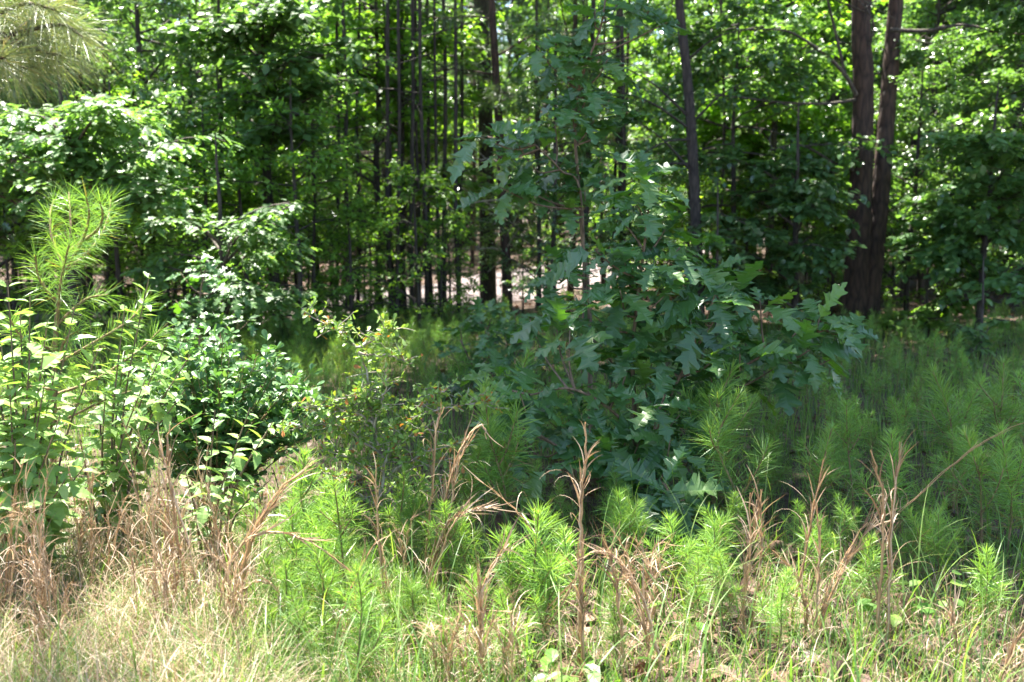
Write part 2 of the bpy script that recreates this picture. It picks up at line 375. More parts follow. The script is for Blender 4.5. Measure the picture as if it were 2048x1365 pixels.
# ------------------------------------------------------------------ the forest
taken = []
def free(x, y, dmin):
    for (a, b, c) in taken:
        if math.hypot(a - x, b - y) < min(dmin, c): return False
    return True
def far_label(kind, x, y):
    px = 1024 + FPX * x / y
    h = 'at the wood edge' if y < 17 else 'just beyond the road' if y < 24 else 'deep in the wood' if y < 34 else 'far back'
    for lim, s in ((200, 'far left'), (450, 'above the blue shrub'), (750, 'above the hawthorn'), (1050, 'near the blackish trunk'), (1300, 'behind the tall sapling'), (1500, 'near the pole tree'), (1850, 'near the twin trunks'), (9999, 'far right')):
        if px < lim: break
    return f'{kind} {h}, {s}'
def near_label(x, D):
    px = 1024 + FPX * x / D
    h = 'front pine seedling' if D < 4.45 else 'pine seedling' if D < 5.6 else 'mid clearing pine seedling' if D < 7.6 else 'hazy rear pine seedling' if D < 10 else 'wood edge pine seedling'
    for lim, s in ((250, 'at the left edge'), (600, 'behind the blue green shrub') if D > 5 else (600, 'by the dry grass'), (900, 'behind the hawthorn') if D > 4.4 else (900, 'below the hawthorn'), (1160, 'left of the dead stalk'), (1500, 'behind the oaks') if D > 5 else (1500, 'near the arching plume'), (1700, 'right of the bushy oak'), (1850, 'below the twin trunks'), (9999, 'at the right edge')):
        if px < lim: break
    return f'{h} {s}'

# the two stemmed tree on the right: built stem by stem from where it stands
TX, TD = GX(1712, 13.0), 13.0
def px_path(lst, D, m=5, z_end=None):
    return smooth_path([P(a, b, D) if len(q) == 0 else P(a, b, D + q[0]) for a, b, *q in lst], m)
root = tag(empty('twin_trunk_tree', (TX, TD, 0)), 'big rough barked tree with two stems rising from one base on the right', 'tree')
loc = np.array([TX, TD, 0.])
r = np.random.default_rng(9); tm = MB()
base = P(1712, 640, TD)
def local(path): return path - loc
for lst, ra, up in (([(1702, 690), (1708, 620), (1716, 480), (1724, 300), (1726, 150), (1722, 0)], (.25, .17, .15, .135, .125, .115), (.0, 9)),
                    ([(1735, 690, .02), (1737, 600, .02), (1752, 480, .05), (1768, 300, .1), (1780, 150, .15), (1792, 0, .2)], (.2, .14, .115, .105, .1, .09), (.5, 8))):
    pts = [P(a[0], a[1], TD + (a[2] if len(a) > 2 else 0)) for a in lst]
    pts.append(pts[-1] + np.array([up[0] * .4, .1, 3.])); pts.append(pts[-1] + np.array([up[0], .3, up[1] - 3]))
    pa = smooth_path(pts, 6); rr = np.interp(np.linspace(0, 1, len(pa)), np.linspace(0, 1, len(ra) + 2), list(ra) + [.1, .04])
    sides = 22; t_ = nrm(np.gradient(pa, axis=0)); th = np.arange(sides) * 2 * math.pi / sides
    a_ = nrm(np.cross(t_, [0, 1., 0])); b_ = np.cross(t_, a_)
    k_ = 1 + .05 * np.sin(th * 5 + 1)[None] + .03 * r.normal(size=(len(pa), sides))
    Vt = local(pa)[:, None] + (rr[:, None] * k_)[..., None] * (np.cos(th)[None, :, None] * a_[:, None] + np.sin(th)[None, :, None] * b_[:, None])
    ii = np.arange(len(pa) - 1)[:, None] * sides; j = np.arange(sides)[None]
    tm.add(Vt.reshape(-1, 3), np.stack([ii + j, ii + (j + 1) % sides, ii + sides + (j + 1) % sides, ii + sides + j], -1).reshape(-1, 4))
tm.build('trunk', M['bark_red'], root, True)
limbs = [([(1712, 190), (1690, 150), (1650, 110), (1600, 75), (1560, 60), (1480, 60)], .05), ([(1690, 150), (1672, 70), (1655, 0), (1640, -60)], .04),
         ([(1710, 200), (1650, 208), (1560, 205), (1480, 195), (1420, 190)], .035), ([(1705, 340), (1665, 325), (1625, 300), (1590, 290), (1540, 300)], .04),
         ([(1780, 60), (1850, 62), (1930, 50), (2000, 66), (2100, 70)], .045), ([(1740, 90), (1745, 40), (1700, -20)], .03)]
for lst, ra in limbs:
    lm_ = MB(); pa = smooth_path([P(a, b, TD - .15 - .12 * k) for k, (a, b) in enumerate(lst)], 4)
    tube(lm_, local(pa), np.linspace(ra * .6, .008, len(pa)), 6)
    for q in range(5):
        p_, t_ = along(pa, np.array([r.uniform(.3, 1)])); bp = branch_path(r, p_[0], r.random() * 6.28, r.uniform(-.2, .5), r.uniform(.4, 1.0), 4, .2)
        tube(lm_, local(bp), np.linspace(.012, .004, 5), 3)
    lm_.build('limb', M['bark_grey'], root, True)
def crown_cloud(seed, n, blobs, leaf, tpl, mat, upj=.6):
    """leaf clumps gathered round given centres (x,y,z,r)"""
    r = np.random.default_rng(seed); b = np.array(blobs, float); k = r.integers(0, len(b), n // 22)
    c = b[k, :3] + rvec(r, len(k)) * (b[k, 3] * r.random(len(k)) ** .45)[:, None] * np.array([1, 1, .7])
    pos = np.repeat(c, 22, 0) + r.normal(size=(len(c) * 22, 3)) * np.array([.32, .32, .12])
    m = len(pos); lm = MB()
    leaves(lm, tpl, pos, rvec(r, m) * np.array([1, 1, .4]), nrm(np.array([0, 0, 1.]) + r.normal(size=(m, 3)) * upj), leaf * r.uniform(.6, 1.2, m), np.clip(r.normal(.5, .2, m), 0, 1))
    return lm
# unseen crowns above the picture, shaped to shade the oaks and ground round them
CAN = {0: [], 1: [], 2: []}; rc = random.Random(5)
for gx in np.arange(-3.4, 5.2, 1.1):
    for gy in np.arange(6.9, 13.6, 1.1):
        if (gy < 7.4 and gx < 1.0) or gx < -3.3 or (gx < -1.2 and gy < 8.7) or (gx < -1.4 and gy < 9.8) or (gy > 11.8 and gx < -.5): continue
        if rc.random() < .03: continue
        if min(math.hypot(gx - a, gy - b) - c for a, b, c in ((.2, 8.1, .6), (-.9, 7.4, .55))) < 0: continue  # gaps left in the crowns so sun flecks reach the oak
        c_ = (gx + rc.uniform(-.3, .3), gy + rc.uniform(-.3, .3), rc.uniform(8.6, 11.2)); k = int(np.argmin([math.hypot(c_[0] - TX, c_[1] - TD), math.hypot(c_[0] - 2.3, c_[1] - 12) + .8, math.hypot(c_[0] + .4, c_[1] - 15.6) - .6]))
        CAN[k].append((*c_, rc.uniform(.75, 1.1)))
def canopy(k, ox, oy, extra):
    bl = [(a - ox, b - oy, c, d) for a, b, c, d in CAN[k]] + extra
    crown_cloud(31 + k, 900 * len(bl), bl, .2, T_WIDE, 'broad').build('crown', M['broad'], root)
    lb = MB(); r2 = np.random.default_rng(k)
    for a, b, c, d in bl[::2]:
        q = smooth_path([[0, 0, c - 4.2], [a * .4, b * .4, c - 2], [a, b, c]], 4); tube(lb, q, np.linspace(.05, .01, len(q)), 5)
    lb.build('limb', M['bark_grey'], root, True)
canopy(0, TX, TD, [(0, 0, 12.5, 1.6), (2.6, .5, 10.5, 1.5), (3.6, -1.2, 8.8, 1.4), (2.4, -2.6, 9.2, 1.4), (1.0, 1.2, 13.2, 1.5), (4.4, 1.0, 9.4, 1.4)])
taken.append((TX, TD, 2.0))

# slim pole tree between the oak and the twin trunks
D = 12.0; bx = GX(1398, D); root = tag(empty('slim_tree', (bx, D, 0)), 'slim dark pole tree with bare side twigs, left of the twin trunks', 'tree')
loc = np.array([bx, D, 0]); tm = MB(); pa = smooth_path([P(1398, 640, D), P(1394, 500, D), P(1385, 300, D), P(1374, 150, D), P(1358, 0, D), P(1345, -200, D), P(1330, -600, D)], 5)
pa = np.vstack([[pa[0][0], D, -.1], pa]); tube(tm, pa - loc, np.linspace(.075, .04, len(pa)), 8)
for a, b, a2, b2 in ((1388, 350, 1270, 240), (1382, 260, 1230, 180), (1378, 235, 1240, 130), (1390, 240, 1500, 160), (1385, 330, 1290, 350), (1375, 120, 1480, 60), (1390, 280, 1280, 310)):
    q = smooth_path([P(a, b, D), P((a + a2) / 2, (b + b2) / 2 - 12, D - .2), P(a2, b2, D - .4)], 5); tube(tm, q - loc, np.linspace(.018, .004, len(q)), 4)
tm.build('trunk', M['bark_dark'], root, True)
canopy(1, bx, D, [])
taken.append((bx, D, 1.2))

# dark thick trunk and the red stemmed pine beside it
D = 15.6; bx = GX(976, D); root = tag(empty('dark_trunk_tree', (bx, D, 0)), 'thick blackish trunk just left of the red stemmed pine', 'tree')
tm = MB(); pa = smooth_path([(0, 0, -.1), (0, 0, .3), (-.03, 0, 3), (-.1, 0, 6), (-.1, .2, 14)], 5); tube(tm, pa, np.interp(np.linspace(0, 1, len(pa)), [0, .1, 1], [.2, .145, .07]), 12)
tm.build('trunk', M['bark_dark'], root, True)
canopy(2, bx, D, [(.2, 0, 11.6, 1.4)])
taken.append((bx, D, 1.0))
D = 13.6; bx = GX(1016, D); loc = np.array([bx, D, 0]); root = tag(empty('red_stem_pine', loc), 'slender reddish pine with pale dead twigs low on its stem, mid wood', 'tree')
tm = MB(); pa = smooth_path([P(1016, 640, D), P(1012, 520, D), P(1006, 400, D), P(1000, 280, D), P(992, 150, D), P(983, 0, D), P(975, -200, D), P(965, -500, D), P(960, -900, D)], 4)
pa[0][2] = -.1; tube(tm, pa - loc, np.linspace(.075, .03, len(pa)), 9)
tm.build('trunk', M['bark_red'], root, True)
tw_ = MB(); r = np.random.default_rng(8)
for a, b, a2, b2 in ((1008, 470, 955, 440), (1010, 480, 1035, 430), (1011, 500, 1040, 455), (1008, 460, 1000, 420), (1006, 445, 965, 400), (1010, 520, 975, 545), (1010, 505, 950, 500), (1008, 400, 900, 420), (1003, 330, 960, 320), (1000, 205, 1040, 195)):
    q = smooth_path([P(a, b, D), P(a * .5 + a2 * .5 + 3, b * .5 + b2 * .5 - 6, D - .2), P(a2, b2, D - .35)], 4); tw_ = MB(); tube(tw_, q - loc, np.linspace(.014, .005, len(q)), 4)
    for k in range(2):
        p_, _ = along(q, np.array([r.uniform(.4, .9)])); e = branch_path(r, p_[0], r.random() * 6.28, r.uniform(-.3, .6), .22, 3, 0, .2); tube(tw_, e - loc, np.linspace(.006, .003, 4), 3)
    tw_.build('dead_twig', M['greytwig'], root, True)
lm = MB(); tw_ = MB()
for k in range(26):
    z = 2.3 + 7.5 * (k / 26) ** 1.1; i0 = np.argmin(abs(pa[:, 2] - z)); p0 = pa[i0] - loc; L = (1.35 if z < 7 else .9) * r.uniform(.5, 1.1)
    bp = branch_path(r, p0, k * 2.4, r.uniform(-.1, .4), L, 5, 0); tube(tw_, bp, np.linspace(.016, .005, 6), 4)
    for j in range(9):
        p_, t_ = along(bp, np.array([r.uniform(.35, 1)])); e = branch_path(r, p_[0], r.random() * 6.28, r.uniform(-.2, .6), .25, 3, 0); pp, tt = along(e, r.uniform(.3, 1, 34))
        needles(lm, r, pp, tt * .5 + rvec(r, 34) * .8, .17 * r.uniform(.7, 1.1, 34), .005, .3)
tw_.build('branch', M['bark_red'], root, True); lm.build('crown', M['needle_far'], root)
taken.append((bx, D, .8))

# hand placed hardwoods of the edge
HW = [('sweetgum_tree', YB[0], -4.3, 11.9, 5.2, 1.0, 'leafy hardwood whose low boughs hang over the left back of the clearing'),
      ('sweetgum_tree', YL[1], -1.5, 15.6, 2.0, 1.0, 'lime leaved hardwood directly left of the dark thick trunk'),
      ('sweetgum_tree', YB[1], 1.6, 14.2, 5.0, .95, 'leafy hardwood behind the top of the tall thin oak sapling'),
      ('sweetgum_tree', YL[0], 4.0, 15.4, 3.4, 1.0, 'lime leaved hardwood seen between the slim pole tree and the twin trunks'),
      ('oak_tree', YO[0], -6.6, 12.5, 2.5, 1.1, 'lobed leaf young oak cut by the left frame edge'),
      ('sweetgum_tree', YB[2], 8.4, 15.5, 1.0, 1.1, 'leafy hardwood at the far right edge of the wood'),
      
      ('oak_tree', YO[1], -6.0, 11.2, 1.2, 1.0, 'lobed leaf young oak at the far left behind the tall pine sapling'),
      ('sweetgum_tree', YB[0], -3.1, 13.2, 2.2, 1.0, 'small leaved hardwood at the left edge, above the hawthorn'),
      ('sweetgum_tree', YL[0], -1.9, 14.0, .4, .95, 'bright green hardwood behind the top of the hawthorn'),
      ('sweetgum_tree', YB[1], -5.9, 13.6, 4.2, 1.05, 'small leaved hardwood near the left frame edge'),
      ('sweetgum_tree', YL[1], 2.6, 17.5, 1.0, .9, 'yellow green hardwood lit behind the slim pole tree'),
      ('sweetgum_tree', YB[2], 6.6, 16.0, 3.0, 1.1, 'small leaved hardwood right of the twin trunks'),
      ('dogwood_tree', DG[0], 3.0, 13.4, .5, .9, 'layered dark hardwood in front and left of the twin trunks'),
      ('dogwood_tree', DG[1], 6.6, 12.4, 2.5, .9, 'layered dark hardwood in front and right of the twin trunks'),
      ('dogwood_tree', DG[0], 7.6, 13.2, 3.9, 1.0, 'layered dark hardwood at the right frame edge'),
      ('pine_tree', YP[0], -2.9, 17.2, 0, 1.0, 'bushy young pine left of the dark thick trunk'),
      ('pine_tree', YP[1], .9, 15.6, 1.5, 1.0, 'bushy young pine with soft pale needles right of the red stemmed pine')]
for nme, me, x, y, rz, s, lab in HW:
    plant_tree(nme, me, x, y, rz, s, lab); taken.append((x, y, 1.0))
def spray_tree(name, label, base_px, D0, sprays, leaf, mat, tpl, seed, rt=.05, n=150, top=None, tilt=.22, cat='tree'):
    """a hardwood whose leaves hang in flat layered sprays at (px, py, dD, radius)"""
    r = np.random.default_rng(seed); bx = GX(base_px, D0); loc = np.array([bx, D0, float(gz(bx, D0))]); root = tag(empty(name, loc), label, cat)
    H = max(P(a, b, D0 + dd)[2] for a, b, dd, rr in sprays) + .6 if top is None else top
    tp = smooth_path(trunk_path(r, H), 3); tm, bm_, lm = MB(), MB(), MB(); tube(tm, tp, rt * (1 - np.linspace(0, 1, len(tp))) ** .8 + .006, 8)
    for a, b, dd, rr in sprays:
        c = P(a, b, D0 + dd) - loc; z0_ = max(.15, c[2] - .35 * np.hypot(c[0], c[1]) - .1); s0 = tp[np.argmin(abs(tp[:, 2] - z0_))]
        q = smooth_path([s0, s0 * .5 + c * .5 + [0, 0, .06], c], 5); tube(bm_, q, np.linspace(min(.02, rt * .5), .006, len(q)), 5)
        k = max(5, int(rr * 16))
        for j in range(k):
            az = r.random() * 6.28; e = branch_path(r, q[-1 - r.integers(0, 5)], az, r.uniform(-.25, .2), rr * r.uniform(.5, 1.05), 5, .15); tube(bm_, e, np.linspace(.006, .002, 6), 3)
            m = max(6, int(n * rr * r.uniform(.5, 1.3) / k * 2.2)); pp, tt = along(e, r.random(m) ** .7)
            leaves(lm, tpl, pp + r.normal(size=(m, 3)) * [leaf * .3, leaf * .3, leaf * .22], nrm(tt * .7 + r.normal(size=(m, 3)) * [.7, .7, .15] + [0, 0, -.1]), nrm(np.array([0, -.12, 1.]) + r.normal(size=(m, 3)) * tilt), leaf * r.uniform(.6, 1.2, m), np.clip(r.normal(.5, .22, m), 0, 1))
    tm.build('trunk', M['bark_dark'], root, True); bm_.build('branch', M['bark_grey'], root, True); lm.build('crown', M[mat], root); taken.append((bx, D0, .8)); return root
rs = random.Random(9)
def fan(x0, x1, y0, y1, n, d=.8, rr=(.4, .7)): return [(rs.uniform(x0, x1), y0 + (y1 - y0) * (k + rs.random()) / n, rs.uniform(-d, d), rs.uniform(*rr)) for k in range(n)]
spray_tree('oak_tree', 'sunlit oak at the left with flat pale leaf sprays above the pine sapling', 160, 9.4, fan(-60, 430, 190, 400, 22) + fan(100, 420, 330, 420, 6), .12, 'broad_pale', T_LOBED, 501, .06, 190)
spray_tree('oak_tree', 'small sunlit oak with pale layered sprays over the blue green shrub', 455, 9.0, fan(330, 620, 400, 640, 20, .6, (.25, .5)), .10, 'broad_pale', T_LOBED, 502, .035, 190)
spray_tree('sweetgum_tree', 'tall pale leaved hardwood filling the top left centre with sunlit sprays', 560, 11.6, fan(360, 720, -20, 260, 26, .9, (.45, .8)), .11, 'broad_pale', T_WIDE, 503, .07, 190)
spray_tree('sweetgum_tree', 'bright green hardwood left of the red stemmed pine, high sprays', 800, 14.2, fan(700, 930, -10, 420, 24, .9, (.5, .8)), .11, 'broad_light', T_WIDE, 504, .07, 190)
spray_tree('dogwood_tree', 'dark layered dogwood left of the twin trunks', 1590, 12.0, fan(1430, 1640, 300, 570, 18, .8, (.4, .8)), .10, 'broad', T_WIDE, 505, .045, 300)
spray_tree('dogwood_tree', 'dark layered dogwood right of the twin trunks', 1955, 11.6, fan(1860, 2090, 250, 560, 22, .8, (.4, .8)), .10, 'broad', T_WIDE, 506, .045, 300)
spray_tree('sweetgum_tree', 'yellow green hardwood glowing between pole tree and twin trunks', 1560, 16.5, fan(1400, 1700, 120, 420, 24, 1, (.6, 1.0)), .12, 'broad_light', T_WIDE, 507, .06, 260)
spray_tree('leafy_sapling', 'small sapling with flat pale leaves, right, before the shaded wood', 1960, 9.6, [(1920, 655, 0, .22), (1975, 680, .1, .25), (2010, 640, 0, .2), (1950, 700, -.1, .2)], .09, 'broad_pale', T_LOBED, 508, .012, 150, cat='sapling')
spray_tree('leafy_shrub', 'pale sunlit shrub at the foot of the twin trunks, right side', 1850, 12.2, fan(1760, 1990, 590, 660, 12, .5, (.25, .4)), .07, 'broad_light', T_WIDE, 509, .02, 240, cat='shrub')
spray_tree('leafy_shrub', 'small lime shrub at the foot of the slim pole tree', 1435, 11.0, fan(1400, 1470, 460, 560, 8, .3, (.15, .28)), .06, 'broad_light', T_WIDE, 510, .02, 240, cat='shrub')
# slender stems in front of and behind the road
def scatter(n, kinds, dlo, dhi, dmin, smin, smax, name, kind_label, group, seed, xr=(-.6, .6), tries=60):
    q = random.Random(seed); cnt = 0
    for _ in range(n * tries):
        if cnt >= n: break
        y = dlo + (dhi - dlo) * q.random() ** .8; x = y * q.uniform(*xr) + q.uniform(-.5, .5)
        if on_road(x, y) or not free(x, y, dmin): continue
        if y < 13 and -.3 < x < 2.2: continue
        if y < 13.6 and 1640 < 1024 + FPX * x / y < 1810: continue
        if y < 17 and 925 < 1024 + FPX * x / y < 1045: continue
        me = kinds[cnt % len(kinds)]; s = q.uniform(smin, smax)
        plant_tree(name, me, x, y, q.random() * 6.28, s, far_label(kind_label, x, y), group=group)
        taken.append((x, y, dmin)); cnt += 1
scatter(9, UN, 11.6, 13.4, .4, .6, 1.0, 'understory_shrub', 'low leafy shrub', 'low shrubs under the wood', 28, (-.2, -.02))
scatter(22, UN, 10.8, 12.6, .45, .8, 1.5, 'understory_shrub', 'low leafy shrub', 'low shrubs under the wood', 27, (-.62, -.2))
scatter(14, YB + YO, 12.2, 17.5, .7, .7, 1.05, 'young_hardwood', 'young leafy hardwood', 'young hardwoods in the wood', 25, (-.6, .05))
scatter(8, YB + DG, 12.6, 18, .8, .7, 1.05, 'young_hardwood', 'young leafy hardwood', 'young hardwoods in the wood', 26, (.1, .62))
scatter(16, SP, 12.2, 14.2, .3, .8, 1.05, 'slender_pine', 'slender dark pine stem', 'slender pines in the wood', 31, (-.42, -.04))
scatter(30, SP, 12.8, 17.5, .4, .85, 1.1, 'slender_pine', 'slender dark pine stem', 'slender pines in the wood', 1, (-.62, .1))
scatter(8, SP, 14, 20, .6, .9, 1.2, 'slender_pine', 'slender dark pine stem', 'slender pines in the wood', 11, (.12, .7))
scatter(30, YB + YL, 16.5, 30, .9, .75, 1.2, 'young_hardwood', 'young leafy hardwood', 'young hardwoods in the wood', 5)
scatter(50, SP, 18, 42, .5, .95, 1.4, 'slender_pine', 'slender dark pine stem', 'slender pines in the wood', 2)
scatter(12, TP, 26, 52, 1.0, .85, 1.2, 'tall_pine', 'tall high crowned pine', 'tall pines in the wood', 3)
scatter(9, TB, 15.5, 27, 1.2, .8, 1.0, 'tall_hardwood', 'tall full crowned hardwood', 'tall hardwoods in the wood', 14, (.2, .62))
scatter(14, TB, 30, 56, 1.2, .8, 1.15, 'tall_hardwood', 'tall full crowned hardwood', 'tall hardwoods in the wood', 4)
scatter(60, YL + YB, 26, 52, .9, 1.0, 1.9, 'young_hardwood', 'young leafy hardwood', 'young hardwoods in the wood', 15)
scatter(24, YP, 16, 40, .8, .8, 1.3, 'young_pine', 'bushy young pine', 'young pines in the wood', 6)
scatter(60, UN, 11.6, 20, .4, .6, 1.1, 'understory_shrub', 'low leafy shrub', 'low shrubs under the wood', 7)
scatter(60, UN, 22, 50, .5, 1.0, 2.2, 'understory_shrub', 'low leafy shrub', 'low shrubs under the wood', 8)
# far wood that closes the view
r = np.random.default_rng(77); n = 90000; ang = r.uniform(-.62, .62, n // 20); dd = r.uniform(56, 76, n // 20)
c = np.stack([dd * np.sin(ang), dd * np.cos(ang), (r.random(n // 20) ** .85) * (15 + 4 * np.sin(ang * 23) + 3 * np.sin(ang * 61))], -1)
pos = np.repeat(c, 20, 0) + r.normal(size=(len(c) * 20, 3)) * .6; m_ = len(pos); lm = MB()
leaves(lm, T_KITE, pos, rvec(r, m_), nrm(np.array([0, -.3, 1.]) + r.normal(size=(m_, 3)) * .8), .42 * r.uniform(.6, 1.3, m_), np.clip(r.normal(.5, .25, m_), 0, 1))
for a in np.linspace(-.6, .6, 90):
    d_ = r.uniform(54, 74); b0 = np.array([d_ * math.sin(a), d_ * math.cos(a), 0]); tube(lm, np.array([b0, b0 + [0, 0, 8], b0 + [r.normal() * .4, 0, 16]]), [.16, .13, .06], 5, 0)
tag(lm.build('far_wood', M['broad']), 'far green wood closing the view behind all the trees', 'wood', kind='stuff')

# ------------------------------------------------------------------ clearing: oak saplings
def oak_plant(name, label, base_px, D0, stems, clusters, leaf=.21, seed=1, mat='oak', nleaf=(5, 8)):
    """stems: pixel polylines; clusters: (px, py, dD) rosettes of leaves at twig ends"""
    r = np.random.default_rng(seed); bx = GX(base_px, D0); loc = np.array([bx, D0, float(gz(bx, D0))])
    root = tag(empty(name, loc), label, 'sapling')
    sp_ = []; skel = []
    for k, (lst, ra) in enumerate(stems):
        pa = smooth_path([[bx + .03 * r.normal(), D0 + .02 * r.normal(), -.02]] + [P(a, b, D0 + (q[0] if q else 0)) for a, b, *q in lst], 6)
        sm = MB(); tube(sm, pa - loc, np.linspace(ra, .005, len(pa)), 7); sm.build('stem', M['twig'], root, True)
        skel.append(pa)
    allp = np.concatenate(skel); tm, lm = MB(), MB()
    for (a, b, dd) in clusters:
        if r.random() < (.1 if seed == 22 else 0): continue
        c = P(a, b, D0 + dd)
        cand = allp[allp[:, 2] < c[2] + .05]; cand = cand if len(cand) else allp
        dist = np.linalg.norm((cand - c) * np.array([1, 1, .6]), axis=1) + np.maximum(0, .15 - (c[2] - cand[:, 2])) * 1.0
        s0 = cand[np.argmin(dist)]; mid = (s0 * .45 + c * .55) + np.array([0, 0, -.04]) + r.normal(size=3) * .015
        q = smooth_path([s0, mid, c], 5); tube(tm, q - loc, np.linspace(.007, .0032, len(q)), 5)
        out = nrm((c - s0) * np.array([1, 1, .4]) + np.array([0, -.12, 0])); 
        nl = r.integers(*nleaf); ph = r.random() * 6.28
        ax = nrm(out * .3 + np.array([0, -.28, .85]) + r.normal(size=3) * .14)
        u = nrm(np.cross(ax, [0.3, 1, 0.1])); v = np.cross(ax, u)
        for k in range(nl):
            th = ph + k * 2.4; e = r.uniform(-.3, .3) + (.5 if k > nl - 3 else 0)
            d = (u * math.cos(th) + v * math.sin(th)) * math.cos(e) + ax * math.sin(e); d[2] -= .02
            upv = nrm(ax + np.array([0, 0, .4]) + r.normal(size=3) * .28)
            sz = leaf * r.uniform(.62, 1.12) * (.7 if k > nl - 3 else 1)
            leaves(lm, T_OAK[r.integers(len(T_OAK))], (c - loc + d * .01 - out * .02 * k)[None], d[None], upv[None], sz, float(np.clip(r.normal(.5, .25), 0, 1)))
        for k in range(1):      # a few leaves along the twig
            p_, t_ = along(q, np.array([r.uniform(.45, .85)])); d = nrm(t_[0] + r.normal(size=3) * .8)
            leaves(lm, T_OAK[r.integers(len(T_OAK))], (p_ - loc), d[None], nrm(np.array([0, 0, 1.]) + r.normal(size=3) * .3)[None], leaf * r.uniform(.6, .95), float(r.random()))
    tm.build('branch', M['twig'], root, True); lm.build('foliage', M[mat], root)
    return root
oak_plant('oak_sapling', 'tall thin oak sapling whose dark lobed leaves reach the top of the picture', 1178, 6.4,
    [([(1180, 730), (1178, 600), (1165, 480), (1158, 380), (1150, 250), (1165, 150), (1200, 60), (1215, -30)], .017), ([(1165, 420, -.1), (1120, 340, -.2), (1070, 290, -.3)], .008)],
    [(1190, 15, 0), (1235, 5, .1), (1300, 20, -.2), (1335, 45, -.3), (1075, 95, -.2), (1110, 120, 0), (1170, 105, .1), (1215, 120, -.1), (1250, 150, .2), (1130, 165, -.1), (1180, 180, -.2), (1220, 200, 0),
     (1145, 215, -.2), (1110, 245, -.1), (1190, 240, .1), (1240, 235, .1), (960, 275, -.3), (1030, 275, -.25), (990, 310, -.3), (1000, 375, -.3), (1055, 320, -.2), (1040, 370, -.2), (1090, 385, -.1), (1130, 340, 0), (1165, 325, .1),
     (1120, 400, -.1), (1170, 380, -.1), (1210, 350, .1), (1100, 510, 0), (1130, 540, -.2), (1080, 560, .1), (1150, 590, .2), (1210, 300, .1)], .26, 21)
oak_plant('oak_sapling', 'broad bushy oak sapling with big blue green lobed leaves in the middle of the clearing', 1300, 5.3,
    [([(1268, 800), (1266, 700), (1275, 600), (1290, 480), (1300, 380)], .015), ([(1330, 820, -.1), (1390, 700, -.1), (1450, 610, 0)], .012), ([(1400, 850, 0), (1480, 740, 0), (1580, 690, 0), (1650, 660, 0)], .012),
     ([(1250, 850, -.2), (1150, 780, -.3), (1060, 790, -.4)], .011), ([(1310, 900, -.3), (1310, 850, -.4), (1330, 790, -.5)], .01), ([(1310, 960, -.3), (1330, 970, -.7)], .009), ([(1240, 930, -.3), (1110, 890, -.5)], .009)],
    [(1295, 345, 0), (1265, 385, .1), (1320, 365, .1), (1290, 420, -.1), (1235, 430, .2), (1190, 500, 0), (1225, 490, -.2), (1280, 470, .1), (1330, 460, .1), (1250, 525, .1), (1310, 520, -.1), (1360, 495, 0), (1390, 520, .2),
     (1240, 580, -.1), (1290, 570, .1), (1340, 580, -.1), (1390, 590, 0), (1430, 590, -.2), (1480, 575, .1), (1520, 600, 0), (1560, 585, -.1), (1450, 640, .1), (1500, 650, -.1), (1380, 640, -.2), (1320, 640, 0), (1240, 640, .1),
     (1170, 610, -.1), (1110, 625, 0), (1060, 640, .1), (1140, 660, -.2), (1200, 690, 0), (1260, 700, -.2), (1320, 700, -.1), (1390, 700, 0), (1440, 700, -.2), (1480, 705, -.3), (1540, 690, 0), (1640, 635, 0), (1680, 655, .1), (1600, 660, 0),
     (1620, 700, -.1), (1660, 720, 0), (1560, 730, .1), (1500, 760, .1), (1420, 755, -.1), (1360, 760, .1), (1290, 760, -.1), (1220, 760, -.2), (1150, 750, -.1), (1090, 730, .1), (1020, 735, -.4), (980, 745, .1), (1040, 790, -.5), (1010, 810, -.3),
     (1070, 850, -.5), (1130, 820, -.2), (1180, 850, -.4), (1240, 830, -.3), (1310, 810, -.5), (1360, 830, -.3), (1410, 830, 0), (1340, 880, -.5), (1280, 880, -.3), (1390, 890, -.2), (1220, 890, -.5), (1100, 930, -.6), (1180, 945, -.5),
     (1050, 890, -.3), (1325, 985, -.9), (1280, 1000, -.6), (1370, 1000, -.7), (1250, 950, -.4), (1430, 950, -.1)], .275, 22)
oak_plant('oak_sapling', 'low dark oak sapling left of and behind the bushy one', 985, 8.0,
    [([(985, 720), (975, 660)], .012), ([(1000, 720, .1), (1050, 680, .2)], .01), ([(950, 740, -.1), (920, 680, -.1)], .01)],
    [(950, 625, 0), (990, 615, .2), (1030, 630, 0), (920, 650, .1), (970, 660, -.1), (1010, 670, .2), (1060, 660, 0), (940, 690, 0), (900, 700, -.1), (990, 700, -.2), (1040, 700, 0), (960, 730, -.2), (1000, 745, 0), (920, 745, .1), (870, 690, .1),
     (880, 770, 0), (940, 780, -.3), (990, 785, -.2), (1060, 740, .1), (1080, 700, .2)], .2, 23)
oak_plant('oak_sapling', 'small sunlit oak sapling beyond the blue green shrub on the left', 400, 7.8,
    [([(400, 700), (400, 600), (410, 540)], .012), ([(430, 700, .1), (470, 620, .2)], .01)],
    [(400, 520, 0), (360, 545, .1), (440, 550, -.1), (410, 590, 0), (470, 590, .2), (350, 600, .1), (380, 640, -.1), (440, 640, 0), (500, 640, .1), (410, 680, .1), (470, 680, -.2), (350, 680, 0)], .17, 24)
taken.append((GX(1178, 6.4), 6.4, .4))

